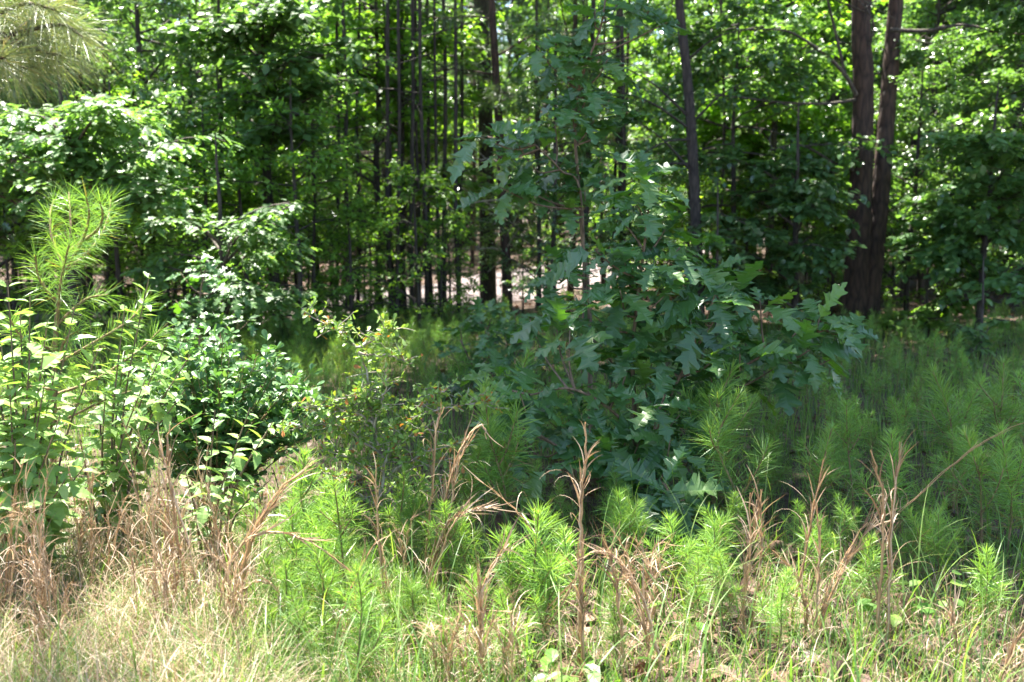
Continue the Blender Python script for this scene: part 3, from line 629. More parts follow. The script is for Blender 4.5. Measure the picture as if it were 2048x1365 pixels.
# ------------------------------------------------------------------ pine seedlings
def seedling_meshes(seed, H=.6, nside=5, nl=.085, dens=520, wd=.0024, young=True):
    r = np.random.default_rng(seed); tm, lm = MB(), MB()
    tp = smooth_path([[0, 0, -.02], [r.normal() * .008, r.normal() * .008, H * .35], [r.normal() * .02, r.normal() * .02, H * .7], [r.normal() * .03, r.normal() * .03, H]], 5)
    tube(tm, tp, np.linspace(.006, .0028, len(tp)), 6)
    shoots = [(tp, .22, dens, H)]
    for k in range(nside):
        u = r.uniform(.25, .72); q, _ = along(tp, np.array([u])); L = H * (1 - u) * r.uniform(.45, .8)
        az = k * 2.4 + r.normal() * .3; b = branch_path(r, q[0], az, r.uniform(.5, .85), L, 5, -.5, .05)
        tube(tm, b, np.linspace(.004, .002, 6), 5); shoots.append((b, .12, dens * .75, L))
    for path, s0, de, L in shoots:
        n = int(de * max(L, .12)); s = s0 + (1 - s0) * np.linspace(0, 1, n) ** .85; p, t = along(path, s)
        p = np.repeat(p, 3, 0); t = np.repeat(t, 3, 0); s3 = np.repeat(s, 3)
        rd = rvec(r, len(p)); rd = nrm(rd - (rd * t).sum(1, keepdims=True) * t)
        ang = np.radians(np.interp(s3, [0, .6, 1], [78, 62, 34]) + r.normal(size=len(p)) * 16)
        d = t * np.cos(ang)[:, None] + rd * np.sin(ang)[:, None]
        ln = nl * np.interp(s3, [0, .25, .85, 1], [.75, 1.05, .95, .5]) * r.uniform(.6, 1.15, len(p))
        tint = np.clip(.25 + .5 * s3 + r.normal(size=len(p)) * .14, 0, .93); tint[(s3 < .32) & (r.random(len(p)) < .4)] = 1
        needles(lm, r, p, d, ln, wd, .06, tint)
    return tm.mesh('stem', M['sap_bark'], True), lm.mesh('needles', M['needle'])
SD = [seedling_meshes(200 + k, .6, 2 + k % 4, .12, 170 + 40 * (k % 3), .0026) for k in range(8)]
SDF = [seedling_meshes(220 + k, .7, 5, .13, 110, .0042) for k in range(5)]      # for the further ones
HERO = [seedling_meshes(240 + k, .6, 4 + k % 3, .17, 125, .0038) for k in range(4)]
def seedling(px, py, D, label, k, group, far=False, H=None, x=None, hero=False):
    if x is None:
        top = P(px, py, D); x, H = top[0], top[2] - gz(top[0], D)
    me = HERO[k % 4] if hero else (SDF if far else SD)[k % (5 if far else 8)]; s = H / (.7 if far else .6)
    q = random.Random(k * 7 + 1); s2 = min(max(s, .55), 1.9)
    o = empty('pine_seedling', (x, D, float(gz(x, D)))); o.scale = (min(s2, 1.25), min(s2, 1.25), s2); o.rotation_euler = (q.uniform(-.17, .17), q.uniform(-.17, .17), q.random() * 6.28)
    for pn, m_ in zip(('stem', 'needles'), me): link(pn, m_, o)
    tag(o, label, 'seedling', group); return o
SL = [(1050, 1012, 3.5, 'bright pine seedling alone before the dark gap, left of the tall dead stalk'),
      (1095, 1130, 3.35, 'small bright pine seedling touching the lone front one on its right'),
      (945, 1030, 3.8, 'pine seedling half hidden behind the bent straw plume, middle'),
      (1137, 1110, 3.7, 'little pine tuft immediately left of the tall dead stalk'),
      (1352, 1035, 3.8, 'left one of the bright seedling trio under the low oak leaves'),
      (1402, 1060, 3.7, 'middle one of the bright seedling trio under the low oak leaves'),
      (1440, 1035, 3.9, 'right one of the bright seedling trio under the low oak leaves'),
      (1262, 1062, 4.0, 'small seedling tuft above the arching straw plume'),
      (1235, 1100, 4.1, 'dim seedling tuft just behind the arching straw plume'),
      (1745, 1125, 3.6, 'bright seedling fan behind the feet of the two tall orange stalks'),
      (1830, 1085, 4.0, 'yellowish seedling with rusty lower needles, left one, right of the tall orange stalks'),
      (1890, 1080, 4.0, 'yellowish seedling with rusty lower needles, right one, right of the tall orange stalks'),
      (1975, 1215, 3.5, 'small seedling close to the right frame edge near the bottom'),
      (622, 905, 3.9, 'tall lime seedling below the left arm of the hawthorn'),
      (690, 960, 3.7, 'lime seedling below the hawthorn stem, right of the tall lime one'),
      (560, 1010, 3.6, 'lime seedling left of the tall lime one, beside the dry grass'),
      (780, 930, 4.1, 'seedling reaching up into the hawthorn twigs'),
      (850, 960, 4.2, 'seedling right of the hawthorn stem, behind dry stalks'),
      (940, 880, 4.5, 'seedling under the right arm of the hawthorn'),
      (650, 1090, 3.3, 'low lime seedling in the lit front, under the tall lime one'),
      (735, 1110, 3.3, 'low lime seedling in the lit front, under the hawthorn stem'),
      (520, 1120, 3.4, 'low lime seedling at the right end of the dry grass mass'),
      (590, 1200, 3.1, 'ragged lime seedling near the bottom edge, left of centre'),
      (830, 1150, 3.25, 'lime seedling amid dry stems left of the lone front one'),
      (1010, 1210, 3.15, 'low seedling at the foot of the lone front one'),
      (900, 1230, 3.05, 'low seedling near the bottom edge, left of the single straw fork'),
      (1225, 1245, 3.15, 'tiny seedling between the tall dead stalk and the arching plume'),
      (1365, 1180, 3.3, 'low seedling beneath the bright trio'),
      (1450, 1185, 3.4, 'low seedling left of the paired orange stalks'),
      (1550, 1235, 3.2, 'seedling at the feet of the paired orange stalks'),
      (1430, 850, 4.9, 'shaded seedling right below the bushy oak'),
      (1545, 880, 4.9, 'shaded seedling with a bright top above the paired orange stalks'),
      (1640, 905, 5.0, 'shaded seedling behind the tip of the single leaning stalk'),
      (1700, 870, 5.2, 'shaded seedling between the leaning stalk and the two tall stalks'),
      (1925, 745, 4.9, 'tallest shaded seedling, near the right frame edge'),
      (2020, 730, 5.2, 'tall shaded seedling cut by the right frame edge'),
      (1790, 800, 5.8, 'shaded seedling behind the tops of the two tall stalks'),
      (1480, 1000, 4.3, 'shaded seedling left behind the paired stalks'),
      (1860, 960, 4.4, 'shaded seedling above the yellowish pair'),
      (1980, 870, 4.3, 'wide shaded seedling at the right, below the tallest one'),
      (1590, 1010, 4.2, 'shaded seedling between paired stalks and leaning stalk'),
      (1680, 1010, 4.2, 'shaded seedling behind the leaning straw plume'),
      (1240, 930, 4.6, 'dark seedling under the oak leaves right of the dead stalk'),
      (1075, 960, 4.7, 'dark seedling under the oak leaves left of the dead stalk'),
      (1140, 1000, 4.4, 'dark seedling directly behind the tall dead stalk'),
      (990, 900, 4.9, 'dark seedling below the leftmost oak leaf rosette')]
for k, (a, b, D, lab) in enumerate(SL): seedling(a, b, D, lab, k, 'pine seedlings in the clearing', hero=(k < 13))
q = random.Random(12); pts_ = []
for _ in range(9000):
    if len(pts_) >= 215: break
    D = 4.3 + 8.4 * q.random() ** 1.0; x = D * q.uniform(-.56, .56)
    px = 1024 + FPX * x / D
    if px < 600 and D < 6.6: continue
    if 1050 < px < 1420 and D < 5.6: continue
    if 560 < px < 1000 and D < 7.2: continue
    if any(math.hypot(x - a, D - b) < .30 + .015 * D for a, b in pts_): continue
    pts_.append((x, D))
fr_ = []
for _ in range(3000):
    if len(fr_) >= 17: break
    D = q.uniform(2.95, 4.3); px = q.uniform(430, 1080) if len(fr_) < 12 else q.uniform(1080, 2040); x = GX(px, D)
    if any(math.hypot(x - a, D - b) < .16 for a, b in fr_): continue
    fr_.append((x, D))
for k, (x, D) in enumerate(fr_):
    seedling(0, 0, D, near_label(x, D), k + 3, 'pine seedlings in the clearing', False, q.uniform(.2, .38) if k >= 12 else q.uniform(.28, .46), x)
for _ in range(900):
    D = q.uniform(7.6, 12.0); x = q.uniform(-.32, -.02) * D
    if len(pts_) < 250 and not any(math.hypot(x - a, D - b) < .3 for a, b in pts_) and not on_road(x, D): pts_.append((x, D))
for k, (x, D) in enumerate(pts_):
    seedling(0, 0, D, near_label(x, D), k, 'pine seedlings in the clearing', D > 5.5, q.uniform(.38, .8) * (1 if D < 6 else .6), x)

# ------------------------------------------------------------------ tall pine sapling at the left, pine bough at the top left
def pine_twigs(name, label, loc, trunk, twigs, nl, wd, per_m, mat, seed, bark, r_tr, cat='tree', fan=(62, 26), droop=.12, s_lo=.05):
    r = np.random.default_rng(seed); root = tag(empty(name, loc), label, cat); tm, bm_, lm = MB(), MB(), MB()
    tube(tm, trunk - loc, np.interp(np.linspace(0, 1, len(trunk)), [0, 1], r_tr), 8); tm.build('trunk', M[bark], root, True)
    for path in twigs:
        tube(bm_, path - loc, np.linspace(.008, .004, len(path)), 5)
        L = np.linalg.norm(np.diff(path, axis=0), axis=1).sum(); n = int(per_m * L); s = r.uniform(s_lo, 1, n) ** .8; p, t = along(path, s)
        rd = rvec(r, n); rd = nrm(rd - (rd * t).sum(1, keepdims=True) * t); ang = np.radians(np.interp(s, [0, 1], fan) + r.normal(size=n) * 10)
        needles(lm, r, p - loc, t * np.cos(ang)[:, None] + rd * np.sin(ang)[:, None], nl * r.uniform(.75, 1.1, n), wd, droop, np.clip(r.normal(.5, .25, n), 0, 1))
    bm_.build('branch', M[bark], root, True); lm.build('needles', M[mat], root); return root
D = 4.4; loc = np.array([GX(104, D), D, 0.])
trunk = smooth_path([[loc[0], D, -.02], P(107, 880, D), P(108, 760, D), P(113, 650, D), P(123, 560, D), P(138, 500, D)], 6)
tw = []
for lst in ([(113, 650), (118, 600), (124, 550), (138, 490)], [(130, 540), (105, 480), (100, 430), (108, 400)], [(140, 500), (195, 460), (205, 425), (200, 405)], [(123, 560), (140, 480), (140, 420), (138, 385)], [(123, 555), (165, 480), (178, 430), (172, 395)], [(125, 550), (190, 490), (215, 440), (222, 400)], [(118, 610), (80, 560), (70, 510)], [(113, 650), (170, 600), (215, 590)],
            [(112, 700), (50, 680), (20, 640)], [(110, 730), (180, 690), (260, 640), (290, 600)], [(109, 780), (50, 770), (0, 740)], [(109, 790), (190, 760), (280, 700), (320, 660)], [(107, 850), (170, 820), (230, 790)], [(107, 860), (40, 850), (-20, 830)],
            [(110, 740), (130, 680), (160, 660)], [(108, 820), (240, 790), (330, 760)]):
    tw.append(smooth_path([P(a, b, D + (k * .07 if len(tw) % 2 else -k * .06)) for k, (a, b) in enumerate(lst)], 4))
pine_twigs('pine_sapling', 'head high pine sapling with long pale needles at the left', loc, trunk, tw, .12, .0019, 560, 'needle', 41, 'sap_bark', (.016, .008), 'sapling', fan=(85, 40))
D = 3.3; loc = np.array([-3.3, 4.0, 0.])
trunk = smooth_path([[-3.3, 4.0, -.05], [-3.3, 4.0, 2], [-3.25, 4, 5], [-3.2, 4.1, 9]], 5)
main = smooth_path([[-3.3, 4.0, 2.0], P(-250, 120, 3.4), P(-80, 70, 3.2), P(60, 70, 3.1)], 5)
tw = [main, smooth_path([P(-40, 75, 3.15), P(60, 90, 3.2), P(140, 60, 3.3)], 4), smooth_path([P(20, 70, 3.1), P(80, 30, 3.2), P(100, 0, 3.3)], 4), smooth_path([P(-60, 60, 3.2), P(0, 50, 3.4), P(90, 70, 3.5)], 4), smooth_path([P(-80, 70, 3.2), P(40, 10, 3.1), P(110, 20, 3.0)], 4), smooth_path([P(-80, 70, 3.2), P(20, 130, 3.2), P(70, 135, 3.15)], 4), smooth_path([P(20, 70, 3.1), P(120, 50, 3.05), P(165, 75, 3.0)], 4),
      smooth_path([P(-60, 60, 3.1), P(-20, -20, 3.0), P(30, -30, 3.0)], 4), smooth_path([P(10, 75, 3.1), P(90, 105, 3.1), P(120, 110, 3.05)], 4), smooth_path([P(-60, 80, 3.1), P(-30, 120, 3.0), P(10, 115, 2.95)], 4)]
o = pine_twigs('leaning_pine', 'pale long needled pine bough reaching in at the top left corner', loc, trunk, tw, .17, .0017, 900, 'needle_pale', 42, 'bark_red', (.09, .06), fan=(80, 30), droop=.25, s_lo=.1)
r = np.random.default_rng(43); lm = MB(); 
for k in range(300):
    c = np.array([-3.2 - .0, 4.1, r.uniform(4.5, 9.2)]) + r.normal(size=3) * [.8, .8, .3]; needles(lm, r, np.repeat(c[None] - loc, 30, 0), rvec(r, 30), .18, .004, .3)
lm.build('crown', M['needle_pale'], o)

# ------------------------------------------------------------------ hawthorn
D = 4.35; r = np.random.default_rng(51); loc = np.array([GX(762, D), D, 0.]); root = tag(empty('hawthorn_shrub', loc), 'thorny shrub of tiny leaves with red tips, arms spread wide, left of centre', 'shrub')
HB = [[(762, 1250), (764, 1100), (762, 1000), (770, 930), (785, 870), (830, 835), (900, 815), (985, 806)], [(768, 940), (748, 850), (738, 770), (716, 700), (690, 672), (640, 645), (605, 618)],
      [(716, 705), (755, 712), (790, 715), (825, 727)], [(712, 695), (740, 685), (765, 670), (790, 660)], [(770, 920), (700, 865), (630, 852), (555, 866)], [(705, 868), (665, 830), (672, 795)], [(785, 870), (838, 800), (850, 775)],
      [(748, 860), (765, 800), (775, 765)], [(766, 960), (850, 905), (925, 885)], [(764, 1020), (690, 965), (640, 940)], [(764, 1020), (840, 985), (905, 960)], [(748, 850), (715, 825), (660, 815), (600, 815)], [(766, 980), (720, 930), (650, 900)],
      [(764, 1000), (820, 940), (890, 920)], [(745, 830), (720, 800), (690, 790)], [(830, 835), (870, 790), (890, 785)], [(762, 1060), (700, 1030), (650, 1040)], [(764, 1070), (830, 1040), (880, 1050)], [(780, 890), (720, 845), (690, 850)], [(768, 930), (800, 880), (850, 860)]]
bm_, lm = MB(), MB()
for k, lst in enumerate(HB):
    off = r.normal() * .14
    pa = smooth_path([P(a, b, D + off * j / len(lst)) for j, (a, b) in enumerate(lst)], 5)
    if k == 0: pa = np.vstack([[loc[0], D, -.02], pa])
    pa[1:-1] += r.normal(size=(len(pa) - 2, 3)) * .004
    tube(bm_, pa - loc, np.linspace(.011 if k == 0 else .0065, .0022, len(pa)), 5)
    L = np.linalg.norm(np.diff(pa, axis=0), axis=1).sum()
    for j in range(int(L * 56) + 5):
        u = r.uniform(.2 if k else .35, 1); p_, t_ = along(pa, np.array([u])); e = branch_path(r, p_[0], r.random() * 6.28, r.uniform(-.3, .9), r.uniform(.03, .12), 3, 0, .2)
        tube(bm_, e - loc, np.linspace(.0024, .0012, 4), 3); n = r.integers(5, 11); pp, tt = along(e, r.random(n))
        leaves(lm, T_OBOV, pp - loc, tt * .5 + rvec(r, n), nrm(np.array([0, 0, 1]) + r.normal(size=(n, 3)) * .6), .031 * r.uniform(.6, 1.3, n), np.where(r.random(n) < (.09 if u > .7 else .02), .97, np.clip(r.normal(.5, .2, n), 0, .84)))
bm_.build('branch', M['greytwig'], root, True); lm.build('foliage', M['haw'], root)

# ------------------------------------------------------------------ soft leaved shrubs and the blue green shrub
def opposite_shrub(name, label, base_px, D0, shoots, leaf, seed, spacing=.055, mat='berry', lowfrac=.25, gap=.0):
    r = np.random.default_rng(seed); loc = np.array([GX(base_px, D0), D0, 0.]); root = tag(empty(name, loc), label, 'shrub'); bm_, lm = MB(), MB()
    for (a, b, dd) in shoots:
        tip = P(a, b, D0 + dd); s0 = loc + np.array([(tip[0] - loc[0]) * .12, dd * .1, -.02]); mid = (s0 + tip) / 2 + np.array([-(tip[0] - loc[0]) * .14, 0, .08])
        pa = smooth_path([s0, mid, tip], 8); tube(bm_, pa - loc, np.linspace(.0065, .0022, len(pa)), 5)
        L = np.linalg.norm(np.diff(pa, axis=0), axis=1).sum(); n = int(L * (1 - lowfrac) / spacing); ph = r.random() * 3
        for k in range(n):
            s = lowfrac + (1 - lowfrac) * (k + .5) / n; p_, t_ = along(pa, np.array([s])); t_ = t_[0]
            u = nrm(np.cross(t_, [0, 1, .2])); v = np.cross(t_, u); ph += math.pi / 2 + r.normal() * .2
            for sg in (1, -1):
                d = sg * (u * math.cos(ph) + v * math.sin(ph)) + t_ * .5 + np.array([0, 0, -.05]) + r.normal(size=3) * .12
                sz = leaf * r.uniform(.75, 1.15) * (1 - .5 * max(0, s - .8) / .2)
                leaves(lm, T_OVATE[r.integers(4)], (p_[0] - loc)[None], d[None], nrm(np.array([0, 0, 1.]) + t_ * .4 + r.normal(size=3) * .3)[None], sz, float(np.clip(r.normal(.5, .25), 0, 1)))
    bm_.build('branch', M['twig'], root, True); lm.build('foliage', M[mat], root); return root
opposite_shrub('beautyberry_shrub', 'pale green shrub with big soft leaves filling the left frame edge', 60, 3.7,
    [(15, 560, 0), (60, 590, .1), (95, 640, -.1), (150, 610, .2), (-30, 640, 0), (60, 700, -.2), (-20, 720, .1), (20, 790, -.2), (110, 740, -.1), (120, 830, -.3), (-20, 850, -.1), (60, 930, -.3), (-30, 930, -.2), (130, 960, -.3), (200, 690, .2), (40, 610, .1), (0, 680, .2), (90, 760, -.2), (30, 880, -.3), (170, 930, -.2), (90, 1000, -.4), (-10, 1000, -.4)], .12, 61)
opposite_shrub('beautyberry_shrub', 'pale soft leaved shrub with a flowering tip, right of the tall pine sapling stem', 215, 4.2,
    [(300, 545, .1), (250, 610, 0), (330, 690, -.1), (380, 710, -.2), (250, 700, .1), (180, 640, .2), (290, 760, -.3), (210, 790, -.2), (370, 780, -.2), (260, 900, -.3), (160, 880, -.3)], .1, 62)
opposite_shrub('beautyberry_shrub', 'lime sprig of soft leaves in front of the blue green shrub', 420, 3.9,
    [(545, 845, -.1), (500, 815, 0), (430, 820, -.1), (470, 900, -.2), (370, 940, -.2), (420, 960, -.3), (540, 960, -.1)], .085, 63, lowfrac=.45)
r = np.random.default_rng(71); D = 4.9; loc = np.array([GX(440, D), D, 0.]); root = tag(empty('wild_indigo_shrub', loc), 'rounded blue green shrub of small rounded leaflets, left of the hawthorn', 'shrub')
bm_, lm = MB(), MB()
for k in range(130):
    az = r.random() * 6.28; ro = r.random() ** .5; ex, ey = .56 * ro * math.cos(az) , .45 * ro * math.sin(az); h = .34 + .62 * math.sqrt(max(0, 1 - ro ** 2 * .95)) * r.uniform(.72, 1.06)
    tip = np.array([ex * 1.12, ey, h]); mid = np.array([ex * .45, ey * .45, h * .55]); pa = smooth_path([[ex * .12, ey * .12, -.02], mid, tip], 5)
    tube(bm_, pa, np.linspace(.004, .0015, len(pa)), 4)
    n = 20; s = r.uniform(.35, 1, n); p_, t_ = along(pa, s)
    for j in range(n):
        ax = nrm(rvec(r, 1)[0] + np.array([0, 0, .5]) + t_[j] * .3); c = p_[j] + ax * .025; u = nrm(np.cross(ax, [0, 0, 1.0])); 
        for g in (-1, 0, 1):
            d = ax + g * u * 1.0 + np.array([0, 0, .1]); leaves(lm, T_OBOV, c[None], d[None], nrm(np.array([0, -.2, 1.]) + r.normal(size=3) * .45)[None], .05 * r.uniform(.7, 1.2), float(np.clip(r.normal(.5, .25), 0, 1)))
bm_.build('stem', M['sap_bark'], root, True); lm.build('foliage', M['indigo'], root)

# ------------------------------------------------------------------ dry stalks (broomsedge)
def dry_clump(label, D, stalks, seed, ra=.0028, group='dry grass clumps', nbl=9, plume=1.0):
    r = np.random.default_rng(seed); b0 = stalks[0][0]; bx = P(b0[0], b0[1], D)[0]; loc = np.array([bx, D, float(gz(bx, D))])
    root = tag(empty('dry_grass_clump', loc), label, 'dry grass', group); bl = MB()
    for lst in stalks:
        dd = r.normal() * .05
        pts = [P(a, b, D + dd) for a, b in lst]; p0 = pts[0].copy()
        if p0[2] > .03: p0 = np.array([p0[0] - (pts[1][0] - p0[0]) * .25, D, -.01]); pts = [p0] + pts
        pa = smooth_path(pts, 7); pa[1:-1] += r.normal(size=(len(pa) - 2, 3)) * .0022
        sm = MB()
        for c in range(3):          # a stalk is a bundle of split culms
            o_ = r.normal(size=3) * .0026; e = int(len(pa) * (1, .9, .78)[c])
            tube(sm, pa[:e] + o_ - loc + r.normal(size=(e, 3)) * .001, np.linspace(ra, ra * .45, e), 4, np.clip(r.normal(.5, .25), 0, 1))
        sm.build('stalk', M['stalk'], root, True)
        # sheath leaves hugging the upper stalk, and a split plume
        n = int(nbl * 2.2); s = r.uniform(.35, .97, n); p_, t_ = along(pa, s)
        for j in range(n):
            rd = rvec(r, 1)[0]; L = r.uniform(.05, .13) * plume; q = [p_[j]]; d = nrm(t_[j] + rd * .22)
            for k in range(5):
                q.append(q[-1] + d * L / 5); d = nrm(d + rd * .12 + np.array([0, 0, -.10 * r.random()]) + r.normal(size=3) * .05)
            strip(bl, np.array(q) - loc, r.uniform(.0016, .0042) * plume ** 1.6, r, float(r.random()) * .8)
        n = nbl; s = r.uniform(.05, .8, n); p_, _ = along(pa, s)
        blades(bl, r, p_ - loc, r.uniform(.08, .24, n), r.uniform(.0018, .0035, n), r.uniform(.3, .8, n), r.uniform(1.2, 3.4, n), 8, twist=1.5, tint=r.random(n))
    bl.build('dry_leaves', M['straw'], root); return root
def strip(mb, path, wd, r, tint):
    n = len(path); t = nrm(np.gradient(path, axis=0)); s = nrm(np.cross(t, rvec(r, 1)[0])); ww = (wd * .5 * (1 - (np.arange(n) / (n - 1)) ** 2 * .95))[:, None]
    V = np.stack([path - s * ww, path + s * ww], 1).reshape(-1, 3); i = (np.arange(n - 1) * 2)[:, None]; mb.add(V, i + np.array([0, 1, 3, 2]), tint)
DC = [('tallest grey brown dead stalk standing upright left of the arching plume', 3.25, [[(1152, 1390), (1158, 1250), (1163, 1110), (1160, 1000), (1169, 930), (1169, 845)], [(1165, 1390), (1162, 1200), (1158, 1100)]], .0042),
      ('straw plume that arches over to the right beside the tallest dead stalk', 3.05, [[(1140, 1190), (1165, 1120), (1205, 1102), (1245, 1130), (1285, 1200), (1310, 1290), (1335, 1400)][::-1], [(1250, 1400), (1245, 1290), (1235, 1190), (1222, 1120), (1200, 1108)], [(1300, 1400), (1290, 1260), (1255, 1140)]], .0027),
      ('pair of upright orange stalks left of the leaning stalk', 3.4, [[(1448, 1400), (1478, 1250), (1500, 1110), (1501, 985)], [(1468, 1400), (1502, 1250), (1520, 1120), (1521, 980)], [(1490, 1150), (1512, 1050), (1515, 1000)]], .0032),
      ('single orange stalk leaning right with a pale tip', 3.5, [[(1565, 1350), (1592, 1200), (1622, 1040), (1646, 922)]], .0034),
      ('short orange stalk standing between the leaning stalk and the leaning plume', 3.4, [[(1590, 1390), (1628, 1250), (1640, 1120), (1635, 1005)], [(1545, 1100), (1590, 1150), (1612, 1230), (1600, 1330), (1595, 1400)][::-1]], .003),
      ('orange plume leaning right, tip pointing to the two tall stalks', 3.35, [[(1605, 1400), (1645, 1240), (1690, 1130), (1752, 1035)], [(1600, 1390), (1630, 1260), (1672, 1150), (1735, 1045)]], .0032),
      ('left one of the two tall orange stalks on the right, with a curled top', 3.35, [[(1738, 1400), (1752, 1250), (1765, 1080), (1762, 980), (1738, 902)]], .0038),
      ('right one of the two tall orange stalks on the right, pointed and the taller', 3.35, [[(1762, 1400), (1776, 1250), (1784, 1050), (1799, 882)]], .0038),
      ('small orange stalk at the bottom right by the green blade', 3.2, [[(1905, 1400), (1912, 1300), (1905, 1240), (1900, 1215)]], .0026),
      ('dry stalks at the bottom right corner', 3.1, [[(1985, 1400), (2020, 1310), (2048, 1250)], [(2000, 1400), (2040, 1340)]], .003),
      ('bare pale stalk with a ragged head under the right hawthorn arm', 3.9, [[(842, 1190), (858, 1050), (868, 930), (872, 860), (888, 812)]], .0034),
      ('stalk with a looped drooping tip right of the pale ragged stalk', 3.8, [[(840, 1230), (872, 1070), (905, 940), (930, 880), (962, 850), (972, 880)], [(850, 1230), (890, 1080), (915, 930), (950, 870)]], .0028),
      ('straw plume bent over to the right above the lone seedling', 3.7, [[(860, 1240), (880, 1120), (905, 1050), (945, 1020), (995, 1017)], [(850, 1240), (870, 1120), (900, 1040), (960, 1015)]], .0032),
      ('forked straw at the bottom centre, left of the lone seedling', 3.1, [[(962, 1400), (965, 1240), (968, 1170), (1000, 1110), (1018, 1085)], [(962, 1400), (960, 1250), (958, 1160), (955, 1130)]], .0028),
      ('thin reddish stalk rising through the hawthorn foot', 3.6, [[(775, 1330), (768, 1180), (755, 1050), (753, 930)], [(790, 1330), (775, 1200), (770, 1120)]], .0026),
      ('two slanting dark stalks left of the hawthorn foot', 3.2, [[(660, 1400), (700, 1230), (735, 1090)], [(640, 1400), (690, 1210), (760, 1060)]], .0022),
      ('plume arching up right out of the dry grass, tip at the tall lime seedling', 3.5, [[(470, 1220), (500, 1080), (560, 980), (630, 925)], [(480, 1200), (510, 1070), (590, 950)]], .0032),
      ('long straw arching right and down in front of the lime seedlings', 3.3, [[(430, 1250), (470, 1110), (540, 1065), (620, 1085), (700, 1145)], [(540, 1400), (560, 1260), (555, 1180), (510, 1165), (470, 1200)]], .003),
      ('tallest stalk of the left dry grass, standing before the blue green shrub', 3.4, [[(400, 1400), (385, 1250), (350, 1050), (335, 900), (336, 850)], [(420, 1400), (400, 1200), (345, 980), (318, 890)], [(375, 1400), (350, 1150), (330, 960)]], .0032),
      ('thin line of straw slanting down between the oak and the lone seedling', 3.6, [[(1160, 1300), (1120, 1170), (1080, 1080), (1020, 1010), (950, 955)]], .002),
      ('long thin straw crossing the shaded seedlings at the right edge', 4.0, [[(1700, 1120), (1850, 980), (1960, 890), (2080, 835)]], .0022)]
for k, (lab, D, st, ra) in enumerate(DC): dry_clump(lab, D, st, 300 + k, ra * (1.0 if ra < .0025 else 1.15), nbl=4 if ra < .0025 else 12, plume=1.0 if ra < .0025 else 1.35)
q = random.Random(4)
for k in range(30):
    bx_ = q.uniform(-10, 480) if k < 24 else q.uniform(640, 1400); D = q.uniform(3.0, 3.9); H = q.uniform(.35, .78) if k < 24 else q.uniform(.2, .36); st = []
    px0 = bx_; zc = D * cp + EYE * sp
    for j in range(q.randint(3, 6)):
        a = px0 + q.uniform(-25, 25); lean = q.uniform(-60, 40); 
        y0 = 682.5 + FPX * math.tan(math.atan2(EYE, D) - PITCH); h_ = H * q.uniform(.7, 1.05) * FPX / zc; tip = (a + lean, y0 - h_)
        st.append([(a, y0 + 5), (a + lean * .2, y0 - h_ * .5), (a + lean * .6, y0 - h_ * .85), tip] if q.random() < .6 else [(a, y0 + 5), (a + lean * .2, y0 - h_ * .55), (a + lean * .8, y0 - h_ * .85), (a + lean * 1.7, y0 - h_ * .82)])
    zone = 'in the dry grass mass at the left' if k < 24 else 'low among the front seedlings'
    dry_clump('thin tan grass clump ' + zone, D, st, 400 + k, .0013, nbl=6)

# ------------------------------------------------------------------ grasses and litter
r = np.random.default_rng(81)
def spread(n, dlo, dhi, k=.56, pw=1.0):
    D = dlo + (dhi - dlo) * r.random(n) ** pw; x = D * r.uniform(-k, k, n) + 0.0; return np.stack([x, D, gz(x, D)], -1)
mb = MB()
def thin(b): return b[~((b[:, 0] > -.35) & (b[:, 0] < .95) & (b[:, 1] > 3.35) & (b[:, 1] < 6) & (r.random(len(b)) < .75))]
b = thin(spread(8000, 2.4, 6.0, .62, 1.2)); n = len(b); blades(mb, r, b, r.uniform(.06, .22, n), r.uniform(.002, .0045, n), r.uniform(0, .5, n), r.uniform(.3, 1.7, n), 5, twist=.4)
b = spread(22000, 6, 13, .6, 1.0); n = len(b); blades(mb, r, b, r.uniform(.1, .3, n), r.uniform(.004, .009, n), r.uniform(0, .4, n), r.uniform(.2, 1.4, n), 4)
b = thin(np.concatenate([spread(4500, 2.5, 4.6, .62, 1.0), spread(7000, 2.5, 4.4, .3, 1.0) - [.85, 0, 0], spread(12000, 2.5, 4.3, .26, 1.0) - [1.3, 0, 0], spread(7000, 8.5, 12.6, .17, 1.0) - [1.9, 0, 0]])); n = len(b); blades(mb, r, b, np.where(b[:, 0] < -.7, 1., .6) * r.uniform(.15, .38, n), r.uniform(.0016, .0032, n), r.uniform(0, .6, n), r.uniform(.3, 2.2, n), 6, twist=.7)
b = spread(26000, 2.4, 6.8, .6, .9); n = len(b); blades(mb, r, b, r.uniform(.03, .11, n), r.uniform(.002, .004, n), r.uniform(0, .8, n), r.uniform(.3, 1.6, n), 3)
b = spread(700, 2.6, 5.0, .6, 1.0); n = len(b); blades(mb, r, b, r.uniform(.3, .55, n), r.uniform(.005, .008, n), r.uniform(0, .4, n), r.uniform(.6, 1.8, n), 8, twist=.3)
tag(mb.build('grass', M['grass']), 'green grass blades covering the clearing', 'grass', kind='stuff')
mb = MB(); n = 24000; D = r.uniform(2.3, 4.6, n); px = 1024 + np.where(r.random(n) < .62, r.uniform(-1150, -450, n), r.uniform(-600, 1150, n)); x = (px - 1024) / FPX * (D * cp + EYE * sp)
keep = (r.random(n) < np.where(px < 520, 1, np.where(px < 900, .8, np.where(px < 1500, .4, .4)))) & ((px < 520) | (D < 4.1)); x, D, px = x[keep], D[keep], px[keep]; n = len(x)
k_ = ~((x > -.35) & (x < .95) & (D > 3.35) & (r.random(n) < .8)); x, D, px = x[k_], D[k_], px[k_]; n = len(x)
b = np.stack([x, D, gz(x, D)], -1); hh = np.where(px < 520, r.uniform(.1, .5, n), r.uniform(.06, .3, n))
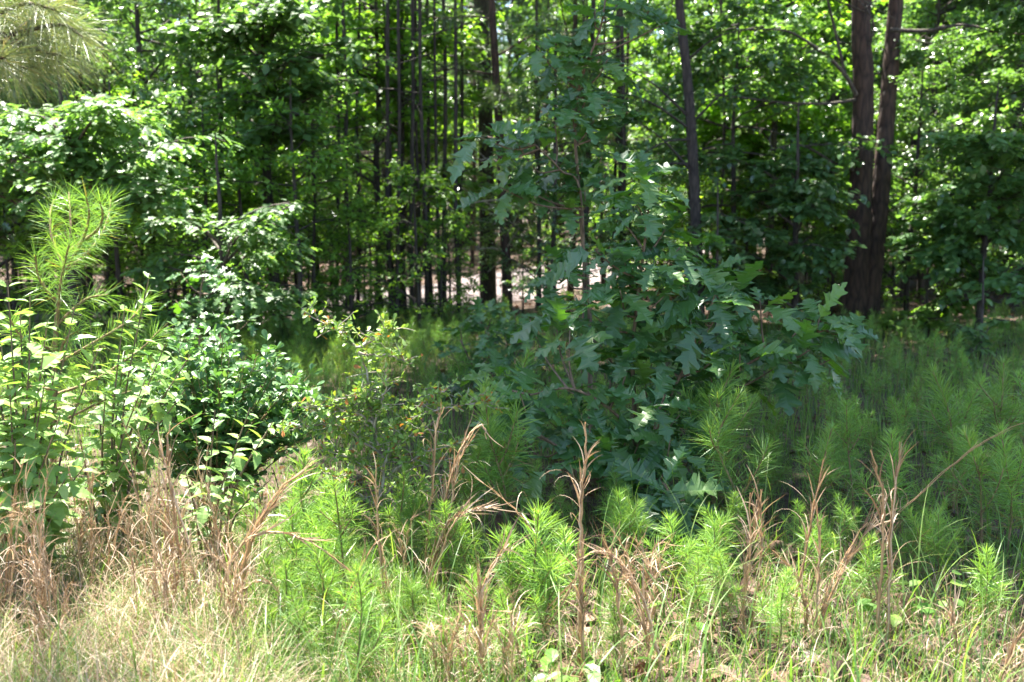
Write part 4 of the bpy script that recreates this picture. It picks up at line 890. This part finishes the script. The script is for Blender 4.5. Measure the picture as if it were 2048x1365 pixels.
blades(mb, r, b, hh, r.uniform(.0015, .0036, n), r.uniform(0, .9, n), r.uniform(.3, 3.0, n), 7, twist=1.1)
tag(mb.build('dry_grass', M['straw']), 'matted tan dry grass along the front, thickest at the left', 'dry grass', kind='stuff')
mb = MB(); b = np.concatenate([spread(5000, 2.4, 9, .6), spread(16000, 9, 26, .55)]); n = len(b)
leaves(mb, T_WIDE, b + [0, 0, .012] + r.random((n, 1)) * [0, 0, .02], rvec(r, n) * [1, 1, .25], nrm(np.array([0, 0, 1.]) + r.normal(size=(n, 3)) * .4), r.uniform(.04, .09, n), r.random(n))
tag(mb.build('leaf_litter', M['dead']), 'brown fallen leaves and pine straw on the ground', 'leaf litter', kind='stuff')
# low broad leaved weeds near the front
for k, (a, D, nl, lab) in enumerate([(1150, 3.05, 9, 'low round leaved weed at the bottom centre by the dead stalk foot'), (1100, 3.2, 8, 'low round leaved weed left of the dead stalk foot'), (1200, 2.95, 7, 'low round leaved weed at the bottom edge right of the dead stalk'),
                                     (1860, 3.7, 8, 'low round leaved weed below the yellowish seedlings'), (1790, 3.5, 8, 'low round leaved weed behind the two tall orange stalks'), (1385, 3.5, 6, 'low round leaved weed right of the arching plume'), (1570, 3.0, 6, 'low round leaved weed at the bottom edge below the paired stalks')]):
    loc = np.array([GX(a, D), D, 0.]); root = tag(empty('low_weed', loc), lab, 'weed', 'low weeds at the front'); bm_, lm = MB(), MB()
    for j in range(nl):
        az = j * 2.4 + r.normal() * .3; L = r.uniform(.05, .13); tip = np.array([math.cos(az) * L, math.sin(az) * L, r.uniform(.05, .16)]); pa = smooth_path([[0, 0, 0], tip * [.5, .5, .8], tip], 3); tube(bm_, pa, .0015, 4)
        lm = MB(); leaves(lm, T_WIDE, tip[None], np.array([[math.cos(az), math.sin(az), -.1]]), nrm(np.array([[0, 0, 1.]]) + r.normal(size=(1, 3)) * .25), r.uniform(.05, .075), float(r.random())); lm.build('leaf', M['broad_light'], root)
    bm_.build('stem', M['sap_bark'], root, True)

# ------------------------------------------------------------------ tell look-alikes apart by their order from the left
ORD = 'first second third fourth fifth sixth seventh eighth ninth tenth eleventh twelfth thirteenth fourteenth'.split()
by = {}
for o in C.objects:
    if o.parent is None and o.get('label') and o.get('group'): by.setdefault(o['label'], []).append(o)
for lab, ob in by.items():
    if not 1 < len(ob) <= 28: continue
    ob.sort(key=lambda o: o.location.x / o.location.y)
    for k, o in enumerate(ob):
        j = len(ob) - 1 - k
        w_ = ('leftmost' if k == 0 else 'rightmost' if j == 0 else ORD[k] + ' from left' if k <= j else ORD[j] + ' from right')
        o['label'] = f'{lab}, {w_}'
